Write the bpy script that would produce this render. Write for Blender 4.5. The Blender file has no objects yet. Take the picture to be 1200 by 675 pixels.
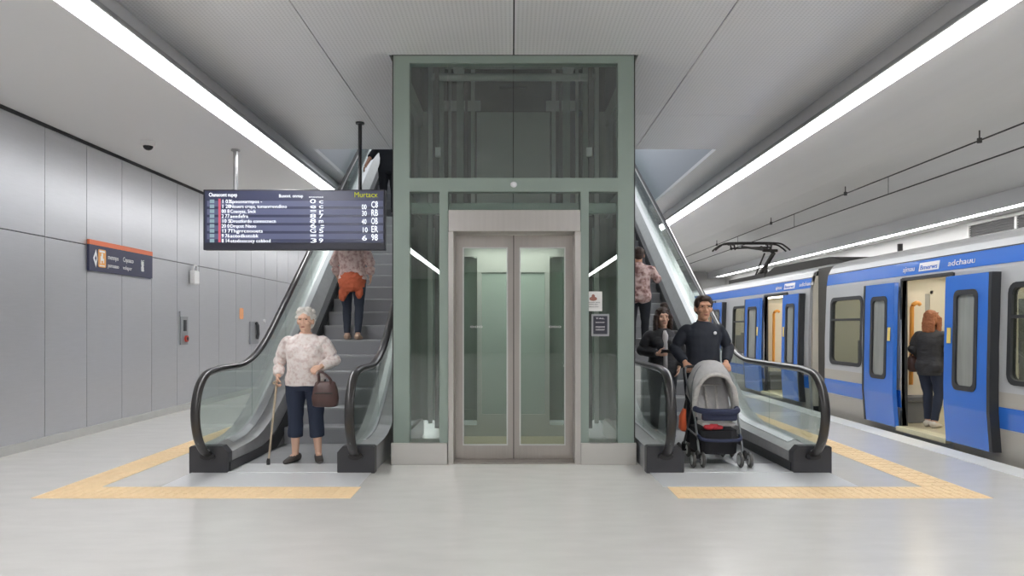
import bpy, bmesh, math, random
from mathutils import Vector, Matrix, noise
random.seed(7)
V = Vector
C = bpy.context.scene.collection
sc = bpy.context.scene
PI = math.pi

# ------------------------------------------------------------------ materials
def s2l(c):
    return tuple((x/12.92 if x <= .04045 else ((x+.055)/1.055)**2.4) for x in c)
def hexc(r, g, b):
    return s2l((r/255, g/255, b/255)) + (1,)
MATS = {}
def mat(name, rgb, rough=.5, metal=0., bump=None, var=None, spec=.5, aniso=0, emit=0, coat=0, sheen=0):
    m = bpy.data.materials.new(name); m.use_nodes = True
    nt = m.node_tree; N = nt.nodes; L = nt.links
    b = N['Principled BSDF']
    col = hexc(*rgb)
    b.inputs['Base Color'].default_value = col
    b.inputs['Roughness'].default_value = rough
    b.inputs['Metallic'].default_value = metal
    b.inputs['Specular IOR Level'].default_value = spec
    if coat: b.inputs['Coat Weight'].default_value = coat
    if sheen: b.inputs['Sheen Weight'].default_value = sheen
    if emit:
        b.inputs['Emission Color'].default_value = col
        b.inputs['Emission Strength'].default_value = emit
    tc = N.new('ShaderNodeTexCoord')
    if var:                                   # (scale vector, amount, detail)
        mp = N.new('ShaderNodeMapping'); mp.inputs['Scale'].default_value = var[0]
        L.new(tc.outputs['Object'], mp.inputs['Vector'])
        nz = N.new('ShaderNodeTexNoise'); nz.inputs['Scale'].default_value = 1; nz.inputs['Detail'].default_value = 4
        L.new(mp.outputs[0], nz.inputs['Vector'])
        mx = N.new('ShaderNodeMixRGB'); mx.blend_type = 'MIX'
        a = var[1]
        mx.inputs[1].default_value = tuple(c*(1-a) for c in col[:3]) + (1,)
        mx.inputs[2].default_value = tuple(min(1, c*(1+a)) for c in col[:3]) + (1,)
        L.new(nz.outputs['Fac'], mx.inputs[0]); L.new(mx.outputs[0], b.inputs['Base Color'])
        if emit: L.new(mx.outputs[0], b.inputs['Emission Color'])
    if bump:                                  # (scale vector, strength)
        mp = N.new('ShaderNodeMapping'); mp.inputs['Scale'].default_value = bump[0]
        L.new(tc.outputs['Object'], mp.inputs['Vector'])
        nz = N.new('ShaderNodeTexNoise'); nz.inputs['Scale'].default_value = 1; nz.inputs['Detail'].default_value = 3
        L.new(mp.outputs[0], nz.inputs['Vector'])
        bp = N.new('ShaderNodeBump'); bp.inputs['Strength'].default_value = bump[1]; bp.inputs['Distance'].default_value = .01
        L.new(nz.outputs['Fac'], bp.inputs['Height']); L.new(bp.outputs[0], b.inputs['Normal'])
    MATS[name] = m
    return m
def wave_bump(m, scale, axis='X', strength=.6, dist=.004, prof='SIN'):
    nt = m.node_tree; N = nt.nodes; L = nt.links
    tc = N.new('ShaderNodeTexCoord'); w = N.new('ShaderNodeTexWave')
    w.bands_direction = axis; w.wave_profile = prof
    w.inputs['Scale'].default_value = scale
    L.new(tc.outputs['Object'], w.inputs['Vector'])
    bp = N.new('ShaderNodeBump'); bp.inputs['Strength'].default_value = strength; bp.inputs['Distance'].default_value = dist
    L.new(w.outputs['Fac'], bp.inputs['Height']); L.new(bp.outputs[0], N['Principled BSDF'].inputs['Normal'])
def glass(name, tint, rough=0., refl=1.0, ior=1.5):
    m = bpy.data.materials.new(name); m.use_nodes = True
    nt = m.node_tree; N = nt.nodes; L = nt.links
    N.remove(N['Principled BSDF'])
    out = N['Material Output']
    tr = N.new('ShaderNodeBsdfTransparent'); tr.inputs[0].default_value = hexc(*tint)
    gl = N.new('ShaderNodeBsdfGlossy'); gl.inputs['Roughness'].default_value = rough
    gl.inputs[0].default_value = (refl, refl, refl, 1)
    fr = N.new('ShaderNodeFresnel'); ge = N.new('ShaderNodeNewGeometry')
    mm = N.new('ShaderNodeMath'); mm.operation = 'MULTIPLY_ADD'; mm.inputs[1].default_value = 1/ior-ior; mm.inputs[2].default_value = ior
    L.new(ge.outputs['Backfacing'], mm.inputs[0]); L.new(mm.outputs[0], fr.inputs['IOR'])
    mx = N.new('ShaderNodeMixShader')
    L.new(fr.outputs[0], mx.inputs[0]); L.new(tr.outputs[0], mx.inputs[1]); L.new(gl.outputs[0], mx.inputs[2])
    L.new(mx.outputs[0], out.inputs[0])
    MATS[name] = m
    return m
def emis(name, rgb, s):
    m = bpy.data.materials.new(name); m.use_nodes = True
    nt = m.node_tree; N = nt.nodes
    N.remove(N['Principled BSDF'])
    e = N.new('ShaderNodeEmission'); e.inputs[0].default_value = hexc(*rgb); e.inputs[1].default_value = s
    nt.links.new(e.outputs[0], N['Material Output'].inputs[0])
    MATS[name] = m
    return m

M_floor = mat('floor_terrazzo', (217, 215, 211), .22, var=((2.6, 7, 3), .09, 4), bump=((60, 60, 60), .02), spec=.7)
M_plinth = mat('plinth_stone', (190, 190, 187), .45, var=((6, 6, 6), .08, 4))
M_wall = mat('brushed_panel', (194, 195, 199), .36, .6, var=((6, 6, 60), .05, 4), bump=((150, 150, 4), .05))
M_seam = mat('dark_joint', (46, 46, 48), .7)
M_ceil = mat('ceiling_metal', (236, 236, 237), .5, .1)
def perforate(m, scale=26, dark=.55):
    nt = m.node_tree; N = nt.nodes; L = nt.links
    b = N['Principled BSDF']; col = tuple(b.inputs['Base Color'].default_value)
    tc = N.new('ShaderNodeTexCoord'); sp = N.new('ShaderNodeSeparateXYZ'); L.new(tc.outputs['Object'], sp.inputs[0])
    outs = []
    for k in (0, 1):
        a = N.new('ShaderNodeMath'); a.operation = 'MULTIPLY'; a.inputs[1].default_value = scale; L.new(sp.outputs[k], a.inputs[0])
        f = N.new('ShaderNodeMath'); f.operation = 'FRACT'; L.new(a.outputs[0], f.inputs[0])
        s = N.new('ShaderNodeMath'); s.operation = 'SUBTRACT'; s.inputs[1].default_value = .5; L.new(f.outputs[0], s.inputs[0])
        q = N.new('ShaderNodeMath'); q.operation = 'MULTIPLY'; L.new(s.outputs[0], q.inputs[0]); L.new(s.outputs[0], q.inputs[1])
        outs.append(q)
    ad = N.new('ShaderNodeMath'); ad.operation = 'ADD'; L.new(outs[0].outputs[0], ad.inputs[0]); L.new(outs[1].outputs[0], ad.inputs[1])
    lt = N.new('ShaderNodeMath'); lt.operation = 'LESS_THAN'; lt.inputs[1].default_value = .075; L.new(ad.outputs[0], lt.inputs[0])
    mx = N.new('ShaderNodeMixRGB'); mx.inputs[1].default_value = col; mx.inputs[2].default_value = tuple(c*dark for c in col[:3]) + (1,)
    L.new(lt.outputs[0], mx.inputs[0]); L.new(mx.outputs[0], b.inputs['Base Color'])
M_ceilp = mat('perforated_ceiling', (238, 238, 239), .42, .2); perforate(M_ceilp, 26, .84)
M_fascia = mat('fascia_grey', (214, 214, 216), .5, .2)
M_light = emis('light_diffuser', (255, 255, 255), 22)
M_house = mat('light_housing', (165, 166, 168), .45, .3)
M_elevf = mat('elevator_frame_green', (148, 162, 153), .42, .1, var=((4, 4, 1), .05, 3))
M_elevd = mat('elevator_dark_steel', (86, 88, 87), .5, .2)
M_cabdoor = mat('shaft_door_grey', (190, 193, 190), .45, .1)
M_rail = mat('shaft_rail', (205, 208, 206), .35, .3)
M_steel = mat('stainless_steel', (196, 192, 188), .28, .9, var=((30, 30, 1.2), .08, 3), bump=((200, 200, 3), .03))
M_steeld = mat('door_steel', (176, 170, 165), .3, .9, var=((40, 40, 1.2), .08, 3))
M_plsteel = mat('plinth_steel', (205, 202, 198), .38, .6)
M_eglass = glass('green_glass', (236, 243, 240), ior=1.75)
M_dglass = glass('door_glass', (238, 244, 242), ior=1.7)
M_bglass = glass('balustrade_glass', (238, 244, 241))
M_cabpale = mat('cab_pale_panel', (186, 190, 187), .35, .3)
M_cablight = emis('cab_lamp', (255, 253, 240), 5)
M_frost = mat('frosted_green_glass', (164, 178, 172), .12)
M_white = mat('white_paint', (228, 228, 228), .5)
M_paper = mat('paper', (232, 231, 228), .7)
M_black = mat('black_rubber', (34, 34, 36), .38)
M_hand = mat('handrail_rubber', (40, 38, 38), .3, coat=.3)
M_newel = mat('newel_dark', (62, 62, 66), .42, .2, var=((9, 9, 9), .1, 3))
M_deck = mat('deck_aluminium', (212, 214, 216), .36, .6, bump=((4, 60, 60), .02))
M_skirt = mat('skirt_grey', (172, 172, 173), .4, .3, var=((3, 14, 14), .14, 3))
M_step = mat('step_grey', (160, 161, 164), .5, .1, var=((2, 9, 9), .05, 3)); wave_bump(M_step, 34, 'X', .5, .004)
M_riser = mat('riser_grey', (152, 153, 157), .55, .1); wave_bump(M_riser, 34, 'X', .5, .004)
M_comb = mat('comb_grey', (150, 150, 152), .4, .6); wave_bump(M_comb, 34, 'X', .35, .003)
M_plate = mat('landing_plate_metal', (226, 227, 229), .3, .15); wave_bump(M_plate, 20, 'X', .15, .002)
M_tact = mat('tactile_yellow', (243, 214, 170), .6, var=((5, 5, 5), .07, 3))
M_edge = mat('edge_white', (226, 226, 224), .5, var=((3, 3, 3), .05, 3))
M_track = mat('track_concrete', (92, 90, 88), .8, var=((3, 3, 3), .2, 3))
M_rwall = mat('track_wall_grey', (176, 175, 173), .55, var=((.7, .7, 2), .08, 3))
M_rceil = mat('track_ceiling', (228, 227, 225), .6, var=((3, .4, 1), .05, 3))
M_navy = mat('sign_navy', (58, 60, 86), .5)
M_orange = mat('sign_orange', (226, 118, 78), .5)
M_signor = mat('sign_amber', (238, 172, 98), .5)
M_signw = mat('sign_white', (236, 236, 238), .5)
M_scr = mat('screen_navy', (58, 61, 82), .25, emit=.6)
M_scrrow = mat('screen_row', (80, 84, 110), .3, emit=.65)
M_bez = mat('board_bezel', (54, 54, 66), .35)
M_lit = emis('lit_white', (240, 244, 250), 1.7)
M_lity = emis('lit_yellow', (200, 205, 60), .9)
M_litr = emis('lit_red', (226, 110, 130), .9)
M_litc = emis('lit_cyan', (170, 196, 206), .8)
M_pole = mat('pole_metal', (160, 160, 162), .35, .6)
M_poled = mat('pole_dark', (70, 70, 72), .45, .4)
M_tgrey = mat('train_body_grey', (196, 198, 201), .3, .25, var=((1, 1, 2), .04, 3))
M_tbeige = mat('train_lower_beige', (184, 180, 172), .4, .1)
M_troof = mat('train_roof', (206, 207, 208), .35, .3)
M_blue = mat('train_blue', (50, 116, 214), .25, coat=.4)
M_blued = mat('train_blue_dark', (56, 110, 198), .25, coat=.4)
M_rub = mat('window_rubber', (48, 50, 54), .5)
M_leafpane = mat('leaf_pane_reflection', (150, 153, 150), .1, var=((1, 9, 1.2), .3, 3))  # reflections on the door glass painted as opaque grey streaks
M_twin = glass('train_window_glass', (214, 218, 214))
M_tint = mat('train_interior_cream', (226, 220, 206), .5, emit=0)
M_tfloor = mat('train_floor', (184, 176, 150), .5)
M_tlamp = emis('train_lamp', (255, 248, 232), 11)
M_seat = mat('seat_grey', (110, 112, 116), .6)
M_pole_o = mat('grab_pole_orange', (228, 160, 74), .35)
M_poly = mat('sticker_yellow', (226, 206, 120), .5)
M_thr = mat('threshold_sand', (206, 200, 170), .5)
M_bell = mat('bellows_grey', (92, 90, 86), .7); wave_bump(M_bell, 10, 'Y', .8, .02)
M_under = mat('underframe', (60, 59, 58), .8)
M_dark = mat('equipment_dark', (66, 64, 62), .7, .2)
M_wire = mat('wire_dark', (70, 68, 66), .6)
M_gr = mat('grille_dark', (66, 65, 64), .6)
M_grf = mat('grille_frame', (190, 189, 186), .5)
M_red = mat('red_plastic', (196, 60, 44), .4)
M_sticker = mat('orange_sticker', (226, 160, 112), .6)
M_panelg = mat('panel_grey', (158, 160, 164), .4, .5)
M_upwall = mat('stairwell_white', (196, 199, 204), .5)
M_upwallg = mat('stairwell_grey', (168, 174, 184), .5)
M_upl = emis('upper_hall_fill', (250, 252, 255), 2.2)  # glow of the added stairwell panel
# clothing / people
M_skin = mat('skin', (224, 182, 158), .5)
M_skin2 = mat('skin_tan', (208, 158, 130), .5)
M_eye = mat('eye_dark', (60, 48, 42), .3)
M_lip = mat('lips', (176, 108, 98), .5)
M_hairw = mat('hair_white', (214, 210, 204), .7, var=((60, 60, 30), .15, 3), bump=((120, 120, 60), .5))
M_hairb = mat('hair_brown', (62, 46, 38), .6, var=((60, 60, 20), .3, 3), bump=((140, 140, 30), .4))
M_hairk = mat('hair_black', (40, 34, 32), .6, var=((60, 60, 20), .2, 3))
M_haira = mat('hair_auburn', (150, 92, 58), .6, var=((60, 60, 14), .3, 3), bump=((140, 140, 30), .4))
def blotch(name, c1, c2, c3, scale, rough=.85, bumpz=None):
    m = mat(name, c1, rough)
    nt = m.node_tree; N = nt.nodes; L = nt.links; b = N['Principled BSDF']
    tc = N.new('ShaderNodeTexCoord')
    nz = N.new('ShaderNodeTexNoise'); nz.inputs['Scale'].default_value = scale; nz.inputs['Detail'].default_value = 5
    L.new(tc.outputs['Object'], nz.inputs['Vector'])
    cr = N.new('ShaderNodeValToRGB')
    cr.color_ramp.elements[0].position = .38; cr.color_ramp.elements[0].color = hexc(*c3)
    cr.color_ramp.elements[1].position = .6; cr.color_ramp.elements[1].color = hexc(*c1)
    e = cr.color_ramp.elements.new(.48); e.color = hexc(*c2)
    L.new(nz.outputs['Fac'], cr.inputs[0]); L.new(cr.outputs[0], b.inputs['Base Color'])
    if bumpz:
        w = N.new('ShaderNodeTexVoronoi'); w.inputs['Scale'].default_value = bumpz
        L.new(tc.outputs['Object'], w.inputs['Vector'])
        bp = N.new('ShaderNodeBump'); bp.inputs['Strength'].default_value = .35; bp.inputs['Distance'].default_value = .008
        L.new(w.outputs['Distance'], bp.inputs['Height']); L.new(bp.outputs[0], b.inputs['Normal'])
    return m
M_knit = blotch('floral_knit', (238, 229, 226), (233, 221, 217), (218, 200, 196), 26, bumpz=45)
M_pinkb = blotch('pink_blouse', (236, 214, 208), (226, 198, 192), (196, 160, 154), 20)
M_pinkd = blotch('patterned_shirt', (214, 190, 186), (184, 152, 146), (130, 94, 92), 13)
M_orj = mat('orange_cloth', (206, 106, 74), .85, var=((14, 14, 14), .2, 3), bump=((22, 22, 8), .6))
M_navyp = mat('navy_trousers', (42, 50, 70), .85, bump=((20, 20, 6), .3))
M_jean = mat('dark_jeans', (60, 66, 80), .85, var=((8, 8, 4), .12, 3), bump=((20, 20, 6), .3))
M_blackc = mat('black_cloth', (38, 40, 46), .8, var=((9, 9, 9), .15, 3), bump=((14, 14, 8), .6))
M_jack = mat('dark_jacket', (50, 50, 54), .65, var=((9, 9, 9), .25, 3), bump=((10, 10, 26), .8))
M_sweat = mat('navy_sweater', (46, 50, 60), .8, var=((5, 5, 5), .12, 3), bump=((12, 12, 8), .5))
M_shoe = mat('dark_shoe', (58, 52, 50), .5)
M_shoet = mat('tan_shoe', (206, 176, 154), .55)
M_shoew = mat('white_shoe', (220, 214, 208), .5)
M_bag = mat('burgundy_leather', (86, 62, 60), .4, var=((14, 14, 14), .25, 3), bump=((20, 20, 20), .4))
M_cane = mat('cane_pattern', (186, 170, 148), .4, var=((60, 60, 26), .35, 3))
M_sgrey = mat('stroller_grey', (188, 186, 186), .85, var=((30, 30, 30), .14, 3), bump=((16, 16, 16), .5))
M_sgrey2 = mat('stroller_grey_pattern', (196, 192, 188), .85, var=((40, 40, 40), .3, 3), bump=((18, 18, 18), .4))
M_snavy = mat('stroller_navy', (52, 58, 84), .8)
M_smesh = mat('basket_black', (36, 36, 40), .85)
M_tube = mat('stroller_tube', (128, 130, 132), .35, .7)
M_wheel = mat('wheel_grey', (92, 90, 88), .6)
M_orbag = mat('orange_bag', (214, 92, 52), .7)
M_redcl = mat('red_cloth', (196, 58, 66), .8)

# ------------------------------------------------------------------ mesh helpers
ORG = {}
def setp(o, label=None, cat=None, group=None, kind=None):
    if label: o['label'] = label
    if cat: o['category'] = cat
    if group: o['group'] = group
    if kind: o['kind'] = kind
def empty(name, label, cat, loc, group=None, rotz=0, rotx=0):
    o = bpy.data.objects.new(name, None); C.objects.link(o)
    o.location = loc; o.rotation_euler = (rotx, 0, rotz)
    o.empty_display_size = .1
    setp(o, label, cat, group)
    ORG[o.name] = V(loc)
    return o
def obj(name, bm, m, parent=None, local=False, smooth=False, loc=None):
    """link a bmesh / mesh as one object; geometry given in world metres unless local"""
    if isinstance(bm, bmesh.types.BMesh):
        bmesh.ops.recalc_face_normals(bm, faces=bm.faces[:])
        me = bpy.data.meshes.new(name); bm.to_mesh(me); bm.free()
    else:
        me = bm
    if smooth:
        for p in me.polygons: p.use_smooth = True
    me.materials.clear(); me.materials.append(m)
    o = bpy.data.objects.new(name, me); C.objects.link(o)
    if parent is not None:
        if not local: me.transform(Matrix.Translation(-ORG[parent.name]))
        o.parent = parent; ORG[o.name] = ORG[parent.name]
    elif loc is not None:
        me.transform(Matrix.Translation(-V(loc))); o.location = loc; ORG[o.name] = V(loc)
    else:
        ORG[o.name] = V((0, 0, 0))
    return o
def struct(name, bm, m):
    o = obj(name, bm, m); o['kind'] = 'structure'; return o
def thing(name, bm, m, label, cat, loc, group=None, smooth=False):
    o = obj(name, bm, m, None, loc=loc, smooth=smooth); setp(o, label, cat, group); return o
def B(): return bmesh.new()
def box(b, x0, x1, y0, y1, z0, z1, bev=0):
    r = bmesh.ops.create_cube(b, size=1)
    vs = r['verts']
    for v in vs:
        v.co = V((x0 + (v.co.x+.5)*(x1-x0), y0 + (v.co.y+.5)*(y1-y0), z0 + (v.co.z+.5)*(z1-z0)))
    if bev:
        es = list({e for v in vs for e in v.link_edges})
        bmesh.ops.bevel(b, geom=es, offset=bev, segments=2, affect='EDGES', profile=.5)
    return b
def bx(*a, **k): return box(B(), *a, **k)
def frame_of(d):
    d = d.normalized()
    a = V((0, 0, 1)) if abs(d.z) < .9 else V((0, 1, 0))
    u = d.cross(a).normalized(); w = u.cross(d).normalized()
    return u, w
def sweep(b, pts, rad, n=10, closed=False, cap=True, ru=None, fr=None):
    """tube through pts; rad scalar / list / list of (ru, rv); fr = fixed (u, v) axes"""
    pts = [V(p) for p in pts]; rings = []
    for i, p in enumerate(pts):
        if closed: d = pts[(i+1) % len(pts)] - pts[i-1]
        else: d = pts[min(i+1, len(pts)-1)] - pts[max(i-1, 0)]
        if d.length < 1e-9: d = V((0, 0, 1))
        if fr: u, w = V(fr[0]), None
        else: u, w = frame_of(d)
        if fr:
            w = d.normalized().cross(u)
            if w.length < 1e-6: w = V(fr[1])
            w.normalize()
        r = rad[i] if isinstance(rad, (list, tuple)) else rad
        a, c = r if isinstance(r, (list, tuple)) else (r, r)
        rings.append([b.verts.new(p + u*a*math.cos(2*PI*k/n) + w*c*math.sin(2*PI*k/n)) for k in range(n)])
    m = len(rings)
    for i in range(m if closed else m-1):
        A, D = rings[i], rings[(i+1) % m]
        for k in range(n):
            b.faces.new((A[k], A[(k+1) % n], D[(k+1) % n], D[k]))
    if cap and not closed:
        b.faces.new(rings[0][::-1]); b.faces.new(rings[-1])
    return b
def loft(b, rings, n=16, cap=True):
    """rings: (center, rx, ry[, power])"""
    R = []
    for r in rings:
        c, rx, ry = V(r[0]), r[1], r[2]; p = r[3] if len(r) > 3 else 2.0
        ring = []
        for k in range(n):
            t = 2*PI*k/n; ct, st = math.cos(t), math.sin(t)
            ring.append(b.verts.new(c + V((math.copysign(abs(ct)**(2/p), ct)*rx, math.copysign(abs(st)**(2/p), st)*ry, 0))))
        R.append(ring)
    for A, D in zip(R, R[1:]):
        for k in range(n): b.faces.new((A[k], A[(k+1) % n], D[(k+1) % n], D[k]))
    if cap: b.faces.new(R[0][::-1]); b.faces.new(R[-1])
    return b
def ell(b, c, rx, ry, rz, rot=None, n=14):
    r = bmesh.ops.create_uvsphere(b, u_segments=n, v_segments=max(8, n*2//3), radius=1)
    Mx = Matrix.Translation(V(c)) @ (rot.to_4x4() if rot else Matrix()) @ Matrix.Diagonal((rx, ry, rz, 1))
    for v in r['verts']: v.co = Mx @ v.co
    return b
def capsule(b, p0, p1, r0, r1, n=12):
    p0, p1 = V(p0), V(p1); d = (p1-p0); L = d.length
    if L < 1e-6: return ell(b, p0, r0, r0, r0, n=n)
    u = d/L
    pts, rad = [], []
    for a in (-.95, -.7, -.35): pts.append(p0 + u*r0*a); rad.append(r0*math.sqrt(1-a*a))
    for t in (0, .5, 1): pts.append(p0.lerp(p1, t)); rad.append(r0+(r1-r0)*t)
    for a in (.35, .7, .95): pts.append(p1 + u*r1*a); rad.append(r1*math.sqrt(1-a*a))
    return sweep(b, pts, rad, n)
def cyl(b, p0, p1, r, n=16): return sweep(b, [p0, p1], r, n)
def prism(b, poly, axis, a0, a1):
    """extrude 2-D poly; axis 'x': poly=(y,z); 'y': poly=(x,z); 'z': poly=(x,y)"""
    def mk(p, a): return V((a, p[0], p[1])) if axis == 'x' else V((p[0], a, p[1])) if axis == 'y' else V((p[0], p[1], a))
    A = [b.verts.new(mk(p, a0)) for p in poly]; D = [b.verts.new(mk(p, a1)) for p in poly]
    n = len(poly)
    for k in range(n): b.faces.new((A[k], A[(k+1) % n], D[(k+1) % n], D[k]))
    b.faces.new(A[::-1]); b.faces.new(D)
    return b
def rrect(x0, x1, z0, z1, r, seg=4):
    out = []
    for cx, cz, a0 in ((x1-r, z0+r, -90), (x1-r, z1-r, 0), (x0+r, z1-r, 90), (x0+r, z0+r, 180)):
        for k in range(seg+1):
            a = math.radians(a0 + 90*k/seg); out.append((cx+r*math.cos(a), cz+r*math.sin(a)))
    return out
def ringplate(b, outer, inner, axis, a0, a1):
    """frame between two point loops of the same length"""
    def mk(p, a): return V((a, p[0], p[1])) if axis == 'x' else V((p[0], a, p[1])) if axis == 'y' else V((p[0], p[1], a))
    n = len(outer)
    L = [[b.verts.new(mk(p, a)) for p in lp] for lp in (outer, inner) for a in (a0, a1)]
    for k in range(n):
        j = (k+1) % n
        b.faces.new((L[0][k], L[0][j], L[1][j], L[1][k])); b.faces.new((L[2][k], L[3][k], L[3][j], L[2][j]))
        b.faces.new((L[0][k], L[2][k], L[2][j], L[0][j])); b.faces.new((L[1][k], L[1][j], L[3][j], L[3][k]))
    return b
def catmull(P, n=6):
    P = [V(p) for p in P]; out = []
    for i in range(len(P)-1):
        p0 = P[max(i-1, 0)]; p1 = P[i]; p2 = P[i+1]; p3 = P[min(i+2, len(P)-1)]
        for k in range(n):
            t = k/n
            out.append(.5*((2*p1) + (p2-p0)*t + (2*p0-5*p1+4*p2-p3)*t*t + (3*p1-p0-3*p2+p3)*t**3))
    out.append(P[-1]); return out
def remesh(b, voxel, smooth=3, fac=.5):
    bmesh.ops.recalc_face_normals(b, faces=b.faces[:])
    me = bpy.data.meshes.new('tmp'); b.to_mesh(me); b.free()
    o = bpy.data.objects.new('tmp', me); C.objects.link(o)
    r = o.modifiers.new('r', 'REMESH'); r.mode = 'VOXEL'; r.voxel_size = voxel
    if smooth:
        s = o.modifiers.new('s', 'SMOOTH'); s.factor = fac; s.iterations = smooth
    dg = bpy.context.evaluated_depsgraph_get()
    out = bpy.data.meshes.new_from_object(o.evaluated_get(dg))
    bpy.data.objects.remove(o); bpy.data.meshes.remove(me)
    for p in out.polygons: p.use_smooth = True
    return out
def text(name, s, size, m, parent, org, right, up, local=False, align='LEFT', sx=1.0, squeeze=None):
    cu = bpy.data.curves.new('t', 'FONT'); cu.body = s; cu.size = size; cu.align_x = align; cu.extrude = .0015
    cu.resolution_u = 2
    o = bpy.data.objects.new('t', cu); C.objects.link(o)
    dg = bpy.context.evaluated_depsgraph_get(); dg.update()
    me = bpy.data.meshes.new_from_object(o.evaluated_get(dg))
    bpy.data.objects.remove(o)
    if squeeze:
        w = max(v.co.x for v in me.vertices) - min(v.co.x for v in me.vertices)
        sx = squeeze/max(w, 1e-4)
    r, u = V(right), V(up); n = r.cross(u)
    R = Matrix((r, u, n)).transposed().to_4x4()
    me.transform(Matrix.Translation(V(org)) @ R @ Matrix.Diagonal((sx, 1, 1, 1)))
    return obj(name, me, m, parent, local)
def copy_thing(o, loc):
    r = o.copy(); C.objects.link(r); r.location = loc
    for ch in o.children:
        c = ch.copy(); C.objects.link(c); c.parent = r
        for g in ch.children:
            d = g.copy(); C.objects.link(d); d.parent = c
    return r

# ------------------------------------------------------------------ people
def hand(b, w, d, n, across, curl, s=1.0, spread=1.0):
    w, d, n, a = V(w), V(d).normalized(), V(n).normalized(), V(across).normalized()
    sweep(b, [w - d*.01*s, w + d*.02*s, w + d*.055*s, w + d*.088*s, w + d*.098*s],
          [(.024*s, .018*s), (.03*s, .018*s), (.039*s, .016*s), (.038*s, .013*s), (.03*s, .006*s)], 12, fr=(a, n))
    for off, ln in ((.0295, .07), (.0098, .079), (-.0098, .073), (-.0285, .057)):
        p = w + d*.088*s + a*off*s; ang = 0
        dd = (d + a*off*4*spread*.6)
        dd.normalize()
        for f, q, r0, r1 in ((.46, .7, .0088, .0082), (.3, 1.0, .0082, .0076), (.26, .7, .0076, .0066)):
            ang += curl*q
            e = dd*math.cos(ang) + n*math.sin(ang)
            p2 = p + e*ln*f*s
            capsule(b, p, p2, r0*s, r1*s, 8); p = p2
    p = w + d*.022*s + a*.026*s
    e1 = (d*.62 + a*.66 + n*.3).normalized(); p2 = p + e1*.04*s
    e2 = (d*.85 + a*.15 + n*(.3+.4*curl)).normalized(); p3 = p2 + e2*.03*s; p4 = p3 + (e2 + n*.3*curl).normalized()*.024*s
    capsule(b, p, p2, .0125*s, .0105*s, 8); capsule(b, p2, p3, .0102*s, .009*s, 8); capsule(b, p3, p4, .009*s, .0075*s, 8)

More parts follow.
